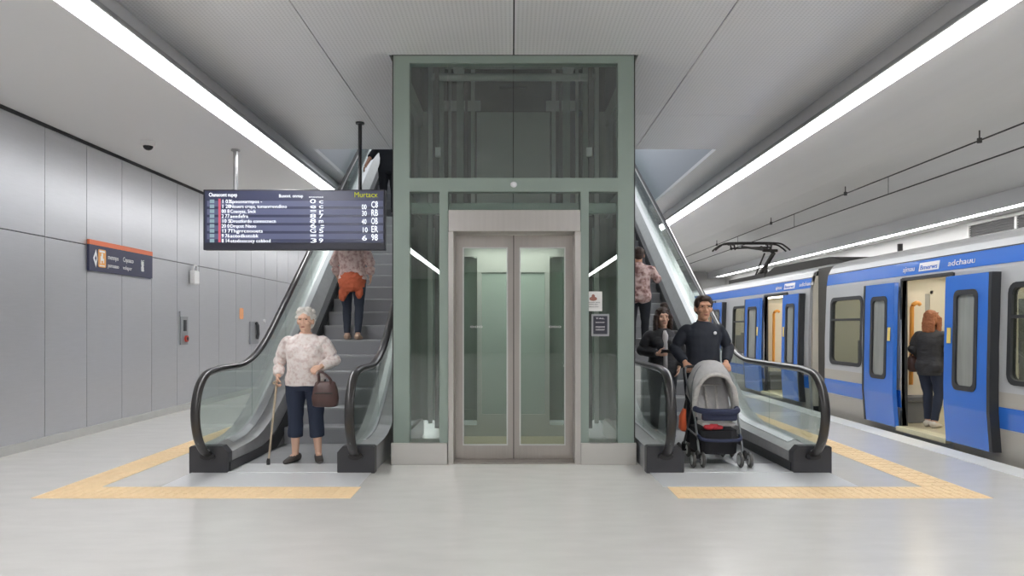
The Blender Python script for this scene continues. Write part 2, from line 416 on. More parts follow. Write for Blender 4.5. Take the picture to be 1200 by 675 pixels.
def person(label, loc, rotz, H, J, top, bottom, shoes, hair, skin, wide=1.0, bust=0, belly=0, vox=.006, face=True, head_yaw=0, group=None, hs=1.1, drop=.03):
    """J overrides joints, in metres of a 1.70 m figure facing -Y; R is -x, L is +x"""
    s = H/1.7
    D = dict(pel=(0, 0, .93), chest=(0, 0, 1.30), neck=(0, .0, 1.45), head=(0, -.015, 1.585),
             shR=(-.168*wide, 0, 1.372), shL=(.168*wide, 0, 1.372), elR=(-.235*wide, .03, 1.12), elL=(.235*wide, .03, 1.12),
             wrR=(-.24*wide, -.05, .89), wrL=(.24*wide, -.05, .89),
             hipR=(-.092*wide, 0, .9), hipL=(.092*wide, 0, .9), knR=(-.1*wide, -.015, .49), knL=(.1*wide, -.015, .49),
             anR=(-.1*wide, .02, .085), anL=(.1*wide, .02, .085), ftR=(-.03, -1, 0), ftL=(.03, -1, 0))
    D.update(J.get('j', {}))
    P = {k: V(v) for k, v in D.items()}
    for q in ('shR', 'shL', 'neck'): P[q].z -= drop
    P['head'].z -= drop*.35
    def dz(z): return z - drop*min(1, max(0, (z-1.1)/.3))
    root = empty('person', label, 'person', loc, group, rotz)
    root.scale = (s, s, s)
    def spine(z):
        pl, ch, nk = P['pel'], P['chest'], P['neck']
        if z <= ch.z:
            t = (z-pl.z)/(ch.z-pl.z); return (pl.x+(ch.x-pl.x)*t, pl.y+(ch.y-pl.y)*t, z)
        t = (z-ch.z)/(nk.z-ch.z); return (ch.x+(nk.x-ch.x)*t, ch.y+(nk.y-ch.y)*t, z)
    W = wide
    prof = [(.80, .15, .105), (.86, .168, .115), (.93, .168, .118), (1.02, .148, .105+belly*.8), (1.12, .146, .108+belly),
            (1.22, .158, .114+bust*.3+belly*.4), (1.30, .168, .116), (1.36, .165, .102), (1.40, .138, .085), (1.43, .096, .072), (1.455, .064, .062), (1.475, .055, .056)]
    prof = [(dz(q[0]),) + q[1:] for q in prof]
    def torso(b, add, z0, z1=2, flare=0):
        rg = []
        for z, rx, ry in prof:
            if z < z0-.001 or z > z1: continue
            rg.append((spine(z), rx*W+add+flare*max(0, 1.1-z), ry*(.5+.5*W)+add+flare*max(0, 1.1-z), 2.3))
        if rg and rg[0][0][2] > z0+.004:
            a = next(p for p in prof if p[0] >= z0); rg.insert(0, (spine(z0), a[1]*W+add+flare*max(0, 1.1-z0), a[2]*(.5+.5*W)+add+flare*max(0, 1.1-z0), 2.3))
        loft(b, rg, 20)
        if bust and z0 < 1.2:
            for sx in (-1, 1):
                c = V(spine(1.23)); ell(b, c + V((sx*.075*W, -.085, 0)), .07+add, .06+bust*.5+add, .07+add)
        if z0 < .9:
            for sx in (-1, 1):
                c = V(spine(.89)); ell(b, c + V((sx*.078*W, .055, 0)), .085*W+add, .075+add, .09+add)
    # --- body, one continuous surface
    b = B()
    torso(b, 0, .80)
    hd = P['head']; Rh = Matrix.Rotation(head_yaw, 3, 'Z')
    def hp(x, y, z): return hd + Rh @ V((x, y, z))*hs
    capsule(b, P['neck'] - V((0, 0, .05)), hd + V((0, .014, -.04)), .056, .056)
    ell(b, hp(0, .012, .02), .074*hs, .092*hs, .098*hs, Rh)
    ell(b, hp(0, -.028, -.05), .053*hs, .062*hs, .068*hs, Rh)
    ell(b, hp(0, -.058, -.095), .026*hs, .026*hs, .022*hs)
    if face:
        capsule(b, hp(0, -.083, .012), hp(0, -.108, -.03), .008*hs, .0135*hs, 8)
        for sx in (-1, 1):
            ell(b, hp(sx*.014, -.092, -.032), .01*hs, .011*hs, .009*hs)
            ell(b, hp(sx*.03, -.074, .03), .026*hs, .014*hs, .009*hs)
            ell(b, hp(sx*.042, -.058, -.025), .022*hs, .022*hs, .018*hs)
    for sx in (-1, 1): ell(b, hp(sx*.076, .012, -.012), .012*hs, .02*hs, .031*hs)
    for q in 'RL':
        sx = -1 if q == 'R' else 1
        sh, el, wr = P['sh'+q], P['el'+q], P['wr'+q]
        ell(b, sh + V((-sx*.02, 0, -.005)), .06, .058, .058)
        capsule(b, sh, el, .05*(.4+.6*W), .041*(.4+.6*W)); capsule(b, el, wr, .041*(.4+.6*W), .027)
        hnd = J.get('hand'+q, {})
        dr = V(hnd.get('d', (wr-el))); nr = V(hnd.get('n', (-sx, 0, 0))); ac = V(hnd.get('a', (0, -1, 0)))
        dr.normalize(); ac = (ac - dr*ac.dot(dr)).normalized(); nr0 = dr.cross(ac)
        if nr0.dot(nr) < 0: nr0 = -nr0
        hand(b, wr, dr, nr0, ac, hnd.get('curl', .35), 1.0)
        hp_, kn, an = P['hip'+q], P['kn'+q], P['an'+q]
        capsule(b, hp_, kn, .085*(.4+.6*W), .054); capsule(b, kn, kn.lerp(an, .35), .053, .055); capsule(b, kn.lerp(an, .35), an, .055, .036)
        f = V(P['ft'+q]).normalized()
        sweep(b, [an + f*-.06 + V((0, 0, -.05)), an + f*-.04 + V((0, 0, -.035)), an + f*.03 + V((0, 0, -.03)), an + f*.1 + V((0, 0, -.05)), an + f*.165 + V((0, 0, -.062)), an + f*.185 + V((0, 0, -.064))],
              [(.02, .02), (.032, .036), (.038, .045), (.042, .03), (.034, .018), (.015, .01)], 12, fr=((f.y, -f.x, 0), (0, 0, 1)))
    body = obj('body', remesh(b, vox, 3), skin, root, True)
    if face:
        for sx in (-1, 1):
            e = B(); ell(e, hp(sx*.031, -.081, .012), .011*hs, .007*hs, .006*hs, n=10)
            obj('eye', e, M_eye, root, True, True)
        e = B(); ell(e, hp(0, -.09, -.065), .022*hs, .008*hs, .006*hs, n=10); obj('lips', e, M_lip, root, True, True)
    # --- trousers
    if bottom:
        b = B(); ad = bottom.get('add', .014); torso(b, ad, .8, 1.06)
        for q in 'RL':
            hp_, kn, an = P['hip'+q], P['kn'+q], P['an'+q]
            en = kn.lerp(an, bottom.get('end', .95)); re = bottom.get('r', .05)
            sweep(b, [hp_ + V((0, 0, .02)), hp_.lerp(kn, .25), hp_.lerp(kn, .6), kn, kn.lerp(en, .4), en],
                  [.092*(.4+.6*W)+ad, .088*(.4+.6*W)+ad, .07*(.4+.6*W)+ad, max(.056+ad*.8, re), max(.055+ad*.6, re), re], 18)
        me = remesh(b, .008, 6)
        for v in me.vertices:
            q = v.co; v.co = q + noise.noise_vector(V((q.x*9, q.y*9, q.z*12)))*.005
        obj('trousers', me, bottom['m'], root, True)
    # --- top
    if top:
        b = B(); ad = top.get('add', .016); torso(b, ad, top.get('hem', .84), dz(1.46), top.get('flare', 0))
        sweep(b, [V(spine(dz(1.42))), V(spine(dz(1.462))) + V((0, -.004, 0)), V(spine(dz(1.478))) + V((0, -.008, 0))], [.075+ad, top.get('collar', .056)+ad*.5, top.get('collar', .056)+ad*.35], 16)
        for q in 'RL':
            sh, el, wr = P['sh'+q], P['el'+q], P['wr'+q]; sx = -1 if q == 'R' else 1
            en = el.lerp(wr, top.get('sleeve', .95)); k = (.4+.6*W)
            ell(b, sh + V((-sx*.012, 0, -.004)), .056*k+ad*.8, .058*k+ad*.8, .052+ad*.6)
            sweep(b, [sh + (el-sh).normalized()*.01, sh.lerp(el, .3), sh.lerp(el, .75), el, el.lerp(en, .5), el.lerp(en, .93), en],
                  [.046*k+ad*.8, .05*k+ad*.85, .046*k+ad*.85, .043*k+ad*.85, .041*k+ad*.8, top.get('cuff', .034)+ad*.7, top.get('cuff', .034)+ad*.45], 14)
            ell(b, el, .043*k+ad*.85, .043*k+ad*.85, .043*k+ad*.85, n=10)
        me = remesh(b, .0075, 12)
        for v in me.vertices:
            q = v.co; v.co = q + noise.noise_vector(V((q.x*7, q.y*7, q.z*15)))*.006
        obj(top.get('name', 'jacket'), me, top['m'], root, True)
    # --- shoes
    for q in 'RL':
        an = P['an'+q]; f = V(P['ft'+q]).normalized(); b = B()
        sweep(b, [an + f*-.078 + V((0, 0, -.05)), an + f*-.06 + V((0, 0, -.04)), an + f*-.02 + V((0, 0, -.032)), an + f*.06 + V((0, 0, -.044)), an + f*.13 + V((0, 0, -.056)), an + f*.18 + V((0, 0, -.062)), an + f*.203 + V((0, 0, -.066))],
              [(.02, .03), (.04, .044), (.044, .05), (.047, .04), (.046, .03), (.034, .022), (.014, .012)], 14, fr=((f.y, -f.x, 0), (0, 0, 1)))
        for v in b.verts: v.co.z = max(v.co.z, an.z-.085)
        obj('shoe', b, shoes, root, True, True)
    hp.hs = hs
    if hair: hair(root, hp, hd)
    return root, P

def hair_obj(root, b, m, vox=.007, amp=.004, fr=40):
    me = remesh(b, vox, 2)
    for v in me.vertices:
        n = noise.noise_vector(v.co*fr)
        v.co += V(n)*amp
    return obj('hair', me, m, root, True)
def ellh(hp, b, c, rx, ry, rz, n=14): return ell(b, c, rx*hp.hs, ry*hp.hs, rz*hp.hs, n=n)
def hair_curly(m):
    def f(root, hp, hd):
        b = B()
        ellh(hp, b, hp(0, .03, .048), .089, .1, .092)
        ellh(hp, b, hp(0, .062, -.01), .085, .075, .09)
        rnd = random.Random(3)
        for k in range(46):
            a = rnd.uniform(0, 2*PI); z = rnd.uniform(-.02, .12)
            rr = .088*math.sqrt(max(.1, 1-(max(0, z-.02)/.13)**2))
            p = V((math.cos(a)*rr, .025+math.sin(a)*rr*1.05, z))
            if p.y < -.02 and z < .088: continue
            ellh(hp, b, hp(*p), .026, .026, .024, n=8)
        hair_obj(root, b, m, .007, .006, 30)
    return f
def hair_short(m):
    def f(root, hp, hd):
        b = B()
        ellh(hp, b, hp(0, .026, .042), .082, .096, .086)
        ellh(hp, b, hp(0, .052, .0), .079, .062, .075)
        ellh(hp, b, hp(0, -.03, .085), .066, .056, .036)
        for sx in (-1, 1): ellh(hp, b, hp(sx*.062, -.008, .045), .022, .05, .05)
        hair_obj(root, b, m, .007, .003, 50)
    return f
def hair_long(m, length=.3, bun=False, pony=False):
    def f(root, hp, hd):
        b = B()
        ellh(hp, b, hp(0, .026, .045), .088, .1, .088)
        ellh(hp, b, hp(0, .05, -.01), .09, .075, .1)
        for sx in (-1, 1):
            sweep(b, [hp(sx*.055, -.01, .085), hp(sx*.085, -.02, .02), hp(sx*.09, -.012, -.07), hp(sx*.085, -.0, -.16), hp(sx*.08, .0, -length)],
                  [(.04, .04), (.036, .055), (.036, .055), (.036, .05), (.02, .03)], 10)
        sweep(b, [hp(0, .07, .05), hp(0, .09, -.05), hp(0, .092, -.15), hp(0, .085, -length)], [(.07, .04), (.095, .045), (.09, .04), (.06, .02)], 12, fr=((1, 0, 0), (0, 1, 0)))
        if bun: ellh(hp, b, hp(.03, .05, .14), .05, .052, .05)
        hair_obj(root, b, m, .008, .005, 36)
    return f
# ================================================================== SETTING
FX = -5.57
def wallbox(name, *a, m=M_upwall): return struct(name, bx(*a), m)
# floor
struct('floor', bx(FX-.3, 4.76, -22, 31, -.3, 0), M_floor)
b = B(); box(b, 4.76, 5.06, -22, 31, -.3, .004); struct('trim_1', b, M_edge)
b = B(); box(b, 4.9, 5.06, -22, 31, -1.3, -.3); struct('trim_2', b, M_track)
struct('floor_track', bx(4.9, 9.6, -22, 31, -1.5, -1.3), M_track)
# left wall: metal panels with open joints
b = B()
box(b, FX-.3, FX-.03, -22, 31, 0, 3.83)
wall_back_bm = b
struct('wall_left', wall_back_bm, M_seam)
b = B()
y = -22.0
seams = 9.15*.936
ys = []
k0 = 8.545
pw = .845
n0 = int((k0+22)/pw)
yy = k0 - n0*pw
while yy < 31:
    for (z0, z1) in ((.1, 2.478), (2.49, 3.79)):
        box(b, FX-.03, FX, yy+.005, yy+pw-.005, z0, z1)
    yy += pw
struct('wall_left_panels', b, M_wall)
struct('baseboard_left', bx(FX-.03, FX+.045, -22, 31, 0, .1), M_plinth)
struct('wall_rear', bx(FX-.3, 9.6, 31, 31.3, -1.5, 5), M_rwall)
struct('wall_front', bx(FX-.3, 9.6, -22.3, -22, -1.5, 5), M_rwall)
struct('wall_right', bx(9.2, 9.5, -22, 31, -1.5, 5), M_rwall)
# ceilings
b = B(); box(b, FX-.3, -3.39, -22, 31, 3.83, 3.93)
struct('ceiling_left', b, M_ceil)
CZ = 4.2
OY = 11.28
HX0, HX1, HY0, HY1 = -1.262, 1.297, 7.35, 9.45
def ceil_cells(b, xs, ys_, skip):
    for x0, x1 in zip(xs, xs[1:]):
        for y0, y1 in zip(ys_, ys_[1:]):
            if skip((x0+x1)/2, (y0+y1)/2): continue
            box(b, x0, x1, y0, y1, CZ, CZ+.1)
b = B()
g = .006
xs_p = [-3.40, -1.9, HX0, .017, HX1, 1.93, 3.77]
ys_p = [-22] + [-22+2.6*k for k in range(1, 10)] + [2.4, 5.0, HY0, HY1, OY]
for x0, x1 in zip(xs_p, xs_p[1:]):
    for y0, y1 in zip(ys_p, ys_p[1:]):
        if HX0-.01 < (x0+x1)/2 < HX1 and HY0 < (y0+y1)/2 < HY1: continue
        gx0 = g if x0 in (-1.9, .017, 1.93) else 0; gx1 = g if x1 in (-1.9, .017, 1.93) else 0
        gy = g if (y0 in (HY1,) ) else 0
        box(b, x0+gx0, x1-gx1, y0+gy, y1-(g if y1 == HY1 and False else 0), CZ, CZ+.06)
box(b, -3.44, -3.12, OY, 31, CZ, CZ+.06); box(b, 3.22, 3.77, OY, 31, CZ, CZ+.06); box(b, -3.12, 3.22, 27, 31, CZ, CZ+.06)
struct('ceiling', b, M_ceilp)
b = B()
box(b, -3.44, HX0, -22, OY, CZ+.062, CZ+.2); box(b, HX1, 3.77, -22, OY, CZ+.062, CZ+.2)
box(b, HX0, HX1, -22, HY0, CZ+.062, CZ+.2); box(b, HX0, HX1, HY1, OY, CZ+.062, CZ+.2)
struct('ceiling_backing', b, M_seam)
# sloped fascias between the centre ceiling and the light strips
b = B(); prism(b, [(-3.165, 3.85), (-3.14, 3.85), (-3.38, CZ), (-3.44, CZ)], 'y', -22, 31); struct('trim_3', b, M_fascia)
b = B(); prism(b, [(3.585, 3.86), (3.56, 3.86), (3.75, CZ), (3.81, CZ)], 'y', -22, 31); struct('trim_4', b, M_fascia)
b = B(); prism(b, [(3.806, 3.9), (5.6, 3.96), (8.46, 3.74), (8.46, 3.9), (5.6, 4.1), (3.806, 4.05)], 'y', -22, 31)
struct('ceiling_right', b, M_rceil)
b = B(); prism(b, [(8.46, 3.46), (8.5, 3.46), (8.5, 3.9), (8.46, 3.9)], 'y', -22, 31); struct('trim_5', b, M_fascia)
struct('ceiling_track', bx(8.72, 9.3, -22, 31, 3.5, 3.6), M_rceil)
# dark shadow joint along the top of the left wall
struct('trim_6', bx(FX-.02, FX+.02, -22, 31, 3.79, 3.83), M_seam)
# stairwell above the escalators
UZ = 8.2
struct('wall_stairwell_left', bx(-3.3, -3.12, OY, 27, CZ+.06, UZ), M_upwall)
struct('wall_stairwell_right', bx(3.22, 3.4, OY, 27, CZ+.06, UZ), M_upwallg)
struct('wall_stairwell_front', bx(-3.3, 3.4, OY-.15, OY, CZ+.2, UZ), M_upwall)
struct('wall_stairwell_rear', bx(-3.3, 3.4, 27, 27.2, CZ+.06, UZ), M_upwall)
struct('ceiling_stairwell', bx(-3.3, 3.4, OY-.15, 27.2, UZ, UZ+.1), M_upwall)
b = B(); box(b, -3.12, -1.3, 17.4, 27, 5.7, 5.93); box(b, -1.3, 3.22, 20.6, 27, 5.7, 5.93); struct('floor_upper', b, M_floor)

# ================================================================== CEILING LIGHTS
def strip_light(name_label, x0, x1, z, y0, seglen, n, hz):
    o = empty('ceiling_light', name_label, 'ceiling light', ((x0+x1)/2, 4, z), 'linear ceiling lights')
    b = B(); L = n*seglen
    box(b, x0-.02, x0-.002, y0, y0+L, z-.015, z+hz); box(b, x1+.002, x1+.02, y0, y0+L, z-.015, z+hz); box(b, x0-.02, x1+.02, y0, y0+L, z+.03, z+hz)
    obj('housing', b, M_house, o)
    d0 = None
    for k in range(n):
        if d0 is None:
            d0 = obj('diffuser', bx(x0, x1, y0+.008, y0+seglen-.008, z-.03, z+.028), M_light, o)
        else:
            d = d0.copy(); C.objects.link(d); d.parent = o; d.location = (0, k*seglen, 0)
    return o
strip_light('long white linear ceiling light running above the left platform, over the departures board', -3.37, -3.165, 3.86, -21.0, 1.497, 34, .035)
strip_light('long white linear ceiling light above the right platform side, between the escalator and the tracks', 3.585, 3.785, 3.87, -21.0, 3.0, 17, .035)
strip_light('thin white linear ceiling light on the far side of the tracks behind the train roof', 8.52, 8.7, 3.5, -21.0, 3.0, 17, .09)
b = B()
o = empty('ceiling_light', 'added unseen glowing panel that lights the upper stairwell from its ceiling', 'ceiling light', (0, 18, UZ), 'linear ceiling lights')  # added out-of-view panel, emulates upper hall lighting inside the well
obj('housing', bx(-2.6, 2.6, 12.4, 26, UZ-.05, UZ), M_house, o)
obj('diffuser', bx(-2.5, 2.5, 12.5, 25.9, UZ-.07, UZ-.052), M_upl, o)

# ================================================================== ELEVATOR
EY = 7.36
EC = .0175
def ex(x): return EC + (x-602)*EY/840
def ez(y): return 1.42 + (382-y)*EY/840
XL, XR = ex(461), ex(743)
el = empty('elevator', 'green framed glass elevator shaft with double stainless steel glass doors between the escalators', 'elevator', (EC, 8.3, 0))
def ep(name, bm, m, par=None): return obj(name, bm, m, par or el)
PW = .165
for xx0, xx1 in ((XL, XL+PW), (XR-PW, XR)):
    ep('corner_post', bx(xx0, xx1, EY, EY+.12, .2, CZ-.005), M_elevf)
for xx0, xx1 in ((XL, XL+.12), (XR-.12, XR)):
    ep('corner_post', bx(xx0, xx1, 9.28, 9.4, .2, CZ-.005), M_elevf)
for xx in (XL-.012, XR):
    ep('corner_trim', bx(xx, xx+.012, EY+.005, 9.39, .2, CZ), M_black)
ep('top_beam', bx(XL+PW, XR-PW, EY, EY+.12, 4.12, CZ-.005), M_elevf)
ep('transom', bx(XL+PW, XR-PW, EY, EY+.12, 2.80, 2.94), M_elevf)
ep('lower_beam', bx(XL+PW, XR-PW, EY+.16, EY+.24, 2.60, 2.71), M_elevf)
gx = [XL+PW, ex(524.5), ex(679.5), XR-PW]
for a, c in zip(gx, gx[1:]):
    ep('glass_panel', bx(a+.004, c-.004, EY+.03, EY+.045, 2.94, 4.12), M_eglass)
    ep('glass_panel', bx(a+.004, c-.004, EY+.03, EY+.045, 2.605, 2.80), M_eglass)
for a, c in ((gx[0], ex(515)), (ex(690), gx[3])):
    ep('glass_panel', bx(a, c, EY+.03, EY+.045, .22, 2.60), M_eglass)
ep('inner_post', bx(ex(515), ex(525), EY, EY+.3, .2, 2.8), M_elevf)
ep('inner_post', bx(ex(680.5), ex(690), EY, EY+.3, .2, 2.8), M_elevf)
for s, xx in ((-1, XL+.02), (1, XR-.035)):
    ep('side_glass', bx(xx, xx+.015, EY+.12, 9.28, .22, 2.8), M_eglass)
    ep('side_glass', bx(xx, xx+.015, EY+.12, 9.28, 2.94, 4.12), M_eglass)
    ep('side_beam', bx(min(xx, xx-.02*s), max(xx+.03, xx+.03), EY+.12, 9.28, 2.8, 2.94), M_elevf)
    ep('side_beam', bx(xx-.01, xx+.05, EY+.12, 9.28, 4.0, CZ-.005), M_elevf)
ep('plinth', bx(XL-.02, ex(524.5), EY-.03, EY+.3, 0, .22, bev=.004), M_plsteel)
ep('plinth', bx(ex(680.5), XR+.02, EY-.03, EY+.3, 0, .22, bev=.004), M_plsteel)
ep('plinth', bx(XL-.015, XL+.06, EY+.3, 9.42, 0, .22), M_plsteel)
ep('plinth', bx(XR-.06, XR+.015, EY+.3, 9.42, 0, .22), M_plsteel)
# door surround
ep('door_header', bx(ex(526), ex(679.5), EY-.05, EY+.3, 2.385, 2.605, bev=.006), M_steel)
ep('door_jamb', bx(ex(525.5), ex(531.5), EY-.02, EY+.34, 0, 2.385), M_steel)
ep('door_jamb', bx(ex(673.5), ex(680.3), EY-.02, EY+.34, 0, 2.385), M_steel)
ep('door_sill', bx(ex(531.5), ex(673.5), EY, EY+.42, 0, .012), M_steeld)
DY = EY+.22
for x0, x1, so, si in ((ex(531.6), ex(602)-.004, .085, .065), (ex(602)+.004, ex(673.4), .065, .085)):
    b = B()
    lft, rgt = so, si
    box(b, x0, x0+lft, DY, DY+.045, .015, 2.38); box(b, x1-rgt, x1, DY, DY+.045, .015, 2.38)
    box(b, x0+lft, x1-rgt, DY, DY+.045, .015, .165); box(b, x0+lft, x1-rgt, DY, DY+.045, 2.245, 2.38)
    dl = ep('door_leaf', b, M_steeld)
    obj('door_glass', bx(x0+lft, x1-rgt, DY+.015, DY+.03, .165, 2.245), M_dglass, dl)
    xs = x0+lft+.05 if x0 < 0 else x1-rgt-.19
    text('door_sticker', 'PUSH' if False else 'ooo', .05, M_signw, dl, (xs+.02, DY+.012, 1.40), (1, 0, 0), (0, 0, 1), squeeze=.13)
    g = B(); ringplate(g, [(x0+lft-.008, .157), (x1-rgt+.008, .157), (x1-rgt+.008, 2.253), (x0+lft-.008, 2.253)],
                       [(x0+lft+.006, .171), (x1-rgt-.006, .171), (x1-rgt-.006, 2.239), (x0+lft+.006, 2.239)], 'y', DY-.003, DY+.002)
    obj('glazing_bead', g, M_rail, dl)
ep('door_seal', bx(ex(602)-.004, ex(602)+.004, DY+.01, DY+.04, .015, 2.38), M_black)
# cab at platform level
CX0, CX1, CY0, CY1 = EC-.72, EC+.72, DY+.16, 9.16
cab = ep('cab_floor', bx(CX0, CX1, CY0, CY1, .0, .02), M_tfloor)
ep('cab_ceiling', bx(CX0, CX1, CY0, CY1, 2.42, 2.56), M_cabpale)
ep('cab_lamp', bx(CX0+.15, CX1-.15, CY0+.1, CY1-.25, 2.405, 2.42), M_cablight)
b = B()
for x in (CX0, CX1-.05): box(b, x, x+.05, CY1-.06, CY1, .02, 2.42)
box(b, CX0+.05, CX1-.05, CY1-.06, CY1, .02, .16); box(b, CX0+.05, CX1-.05, CY1-.06, CY1, 2.3, 2.42)
box(b, EC-.46, EC-.4, CY1-.07, CY1, .16, 2.3); box(b, EC+.4, EC+.46, CY1-.07, CY1, .16, 2.3); box(b, EC-.4, EC+.4, CY1-.07, CY1, 2.1, 2.3); box(b, EC-.4, EC+.4, CY1-.07, CY1, .16, .3)
ep('cab_back_frame', b, M_cabpale)
ep('cab_back_glass', bx(EC-.4, EC+.4, CY1-.04, CY1-.03, .3, 2.1), M_frost)
for x in (CX0+.05, EC+.46):
    ep('cab_back_glass', bx(x, x+(.21), CY1-.04, CY1-.03, .16, 2.3), M_eglass)
for s, x in ((-1, CX0), (1, CX1-.03)):
    b = B()
    for y0 in (CY0, (CY0+CY1)/2-.03, CY1-.12): box(b, x, x+.03, y0, y0+.06, .02, 2.42)
    box(b, x, x+.03, CY0, CY1-.06, .02, .16); box(b, x, x+.03, CY0, CY1-.06, 2.3, 2.42)
    ep('cab_side_frame', b, M_cabpale)
    ep('cab_side_glass', bx(x+.01, x+.02, CY0+.06, CY1-.12, .16, 2.3), M_eglass)
    b = B(); hx = x+.08 if s < 0 else x-.05
    cyl(b, (hx, CY0+.15, .92), (hx, CY1-.15, .92), .016)
    for y0 in (CY0+.2, CY1-.2): cyl(b, (hx, y0, .92), (x+.015, y0, .92), .01, 8)
    ep('cab_handrail', b, M_steel)
ep('cab_roof_gear', box(box(bx(CX0+.2, CX1-.2, 8.1, 8.8, 2.56, 2.68), EC-.4, EC-.1, 8.2, 8.5, 2.68, 2.8), EC+.15, EC+.45, 8.2, 8.6, 2.68, 2.78), M_elevd)
# rear wall of the shaft
ep('rear_glass', bx(XL+.12, XR-.12, 9.33, 9.345, .22, 2.7), M_frost)
ep('rear_beam', bx(XL+.12, XR-.12, 9.28, 9.4, .2, .34), M_elevf)
ep('shaft_rear_panel', bx(XL+.12, XR-.12, 9.3, 9.4, 2.7, 4.9), M_elevd)
for x0, x1 in ((EC-.47, EC-.006), (EC+.006, EC+.47)):
    ep('shaft_door', bx(x0, x1, 9.22, 9.27, 2.72, 4.17), M_cabdoor)
for x0, x1 in ((EC-.93, EC-.42), (EC+.42, EC+.93)):
    ep('shaft_lintel', bx(x0, x1, 9.19, 9.215, 4.18, 4.31), M_rail)
# vertical guide rails and counterweight tracks
for s in (-1, 1):
    for xo, w, y, m, z0 in ((.52, .05, 9.2, M_rail, 2.7), (.60, .03, 9.15, M_elevd, 2.6), (.68, .09, 9.15, M_elevf, .25), (.80, .035, 9.0, M_rail, .25), (.92, .11, 8.9, M_elevf, .25), (1.0, .05, 8.6, M_rail, .25), (.88, .045, 8.2, M_elevd, .25)):
        c = EC + s*xo
        ep('guide_rail', bx(c-w/2, c+w/2, y, y+.06, z0, 4.85), m)
    c = EC+s*.62
    ep('beam_bracket', bx(c-.06, c+.06, 8.0, 8.2, 4.30, 4.52), M_rail)
    # rail clip
    for z in (3.35, 2.68):
        ep('rail_clip', bx(EC+s*.86-.03, EC+s*.86+.03, 8.14, 8.2, z, z+.1), M_signw)
ep('cross_tube', cyl(B(), (EC-.95, 8.3, 4.30), (EC+.95, 8.3, 4.30), .045), M_cabdoor)
ep('cross_tube', cyl(B(), (EC-.85, 8.9, 4.66), (EC+.85, 8.9, 4.66), .05), M_elevf)
ep('shaft_lamp', bx(EC-.18, EC+.18, 9.25, 9.29, 4.5, 4.58), M_elevd)
b = B()
for x0, x1, y0, y1 in ((XL-.005, XL+.04, EY+.01, 9.4), (XR-.04, XR+.005, EY+.01, 9.4), (XL+.04, XR-.04, EY+.01, EY+.06), (XL+.04, XR-.04, 9.36, 9.4)):
    box(b, x0, x1, y0, y1, CZ, 4.95)
box(b, XL, XR, EY+.01, 9.4, 4.9, 4.98)
ep('shaft_hood', b, M_elevd)
b = B(); ell(b, (EC, EY-.012, 2.87), .035, .016, .03, n=12); ep('indicator_lamp', b, M_signw)
# notices on the glass beside the doors
n = empty('paper_notice', 'white paper notice with small red drawing taped to the glass right of the elevator doors', 'notice', (ex(695.5), EY+.027, ez(353)))
obj('sheet', bx(ex(685), ex(706), EY+.024, EY+.029, ez(364.5), ez(341.5)), M_paper, n)
b = B(); ell(b, (ex(695.5), EY+.023, ez(350)), .04, .002, .022, n=12); ell(b, (ex(695.5), EY+.0228, ez(347)), .018, .002, .02, n=10); obj('drawing', b, mat('drawing_rust', (160, 110, 98), .7), n)
for yy, w in ((355, 15), (357.2, 10), (360, 12)): text('text_line', 'nonsmoo oroo', .022, M_bez, n, (ex(695.5-w/2), EY+.0235, ez(yy)), (1, 0, 0), (0, 0, 1), squeeze=w*.00876)
n = empty('framed_notice', 'black notice with white lettering in a grey frame, on the glass below the white paper', 'notice', (ex(703.5), EY+.02, ez(380.5)))
obj('backing', bx(ex(695), ex(712), EY+.016, EY+.028, ez(392), ez(370)), M_bez, n)
b = B(); ringplate(b, [(ex(693.5), ez(394)), (ex(714), ez(394)), (ex(714), ez(368)), (ex(693.5), ez(368))], [(ex(695.4), ez(391.6)), (ex(712), ez(391.6)), (ex(712), ez(370.3)), (ex(695.4), ez(370.3))], 'y', EY+.008, EY+.03)
obj('frame', b, M_panelg, n)
for yy, sz, t in ((374, .022, 'TAL'), (378.5, .026, 'nooor'), (384, .03, 'rmaooe'), (387.2, .03, 'ooooor')):
    text('text_line', t, sz, M_signw, n, (ex(698), EY+.0135, ez(yy)), (1, 0, 0), (0, 0, 1), squeeze=.095)

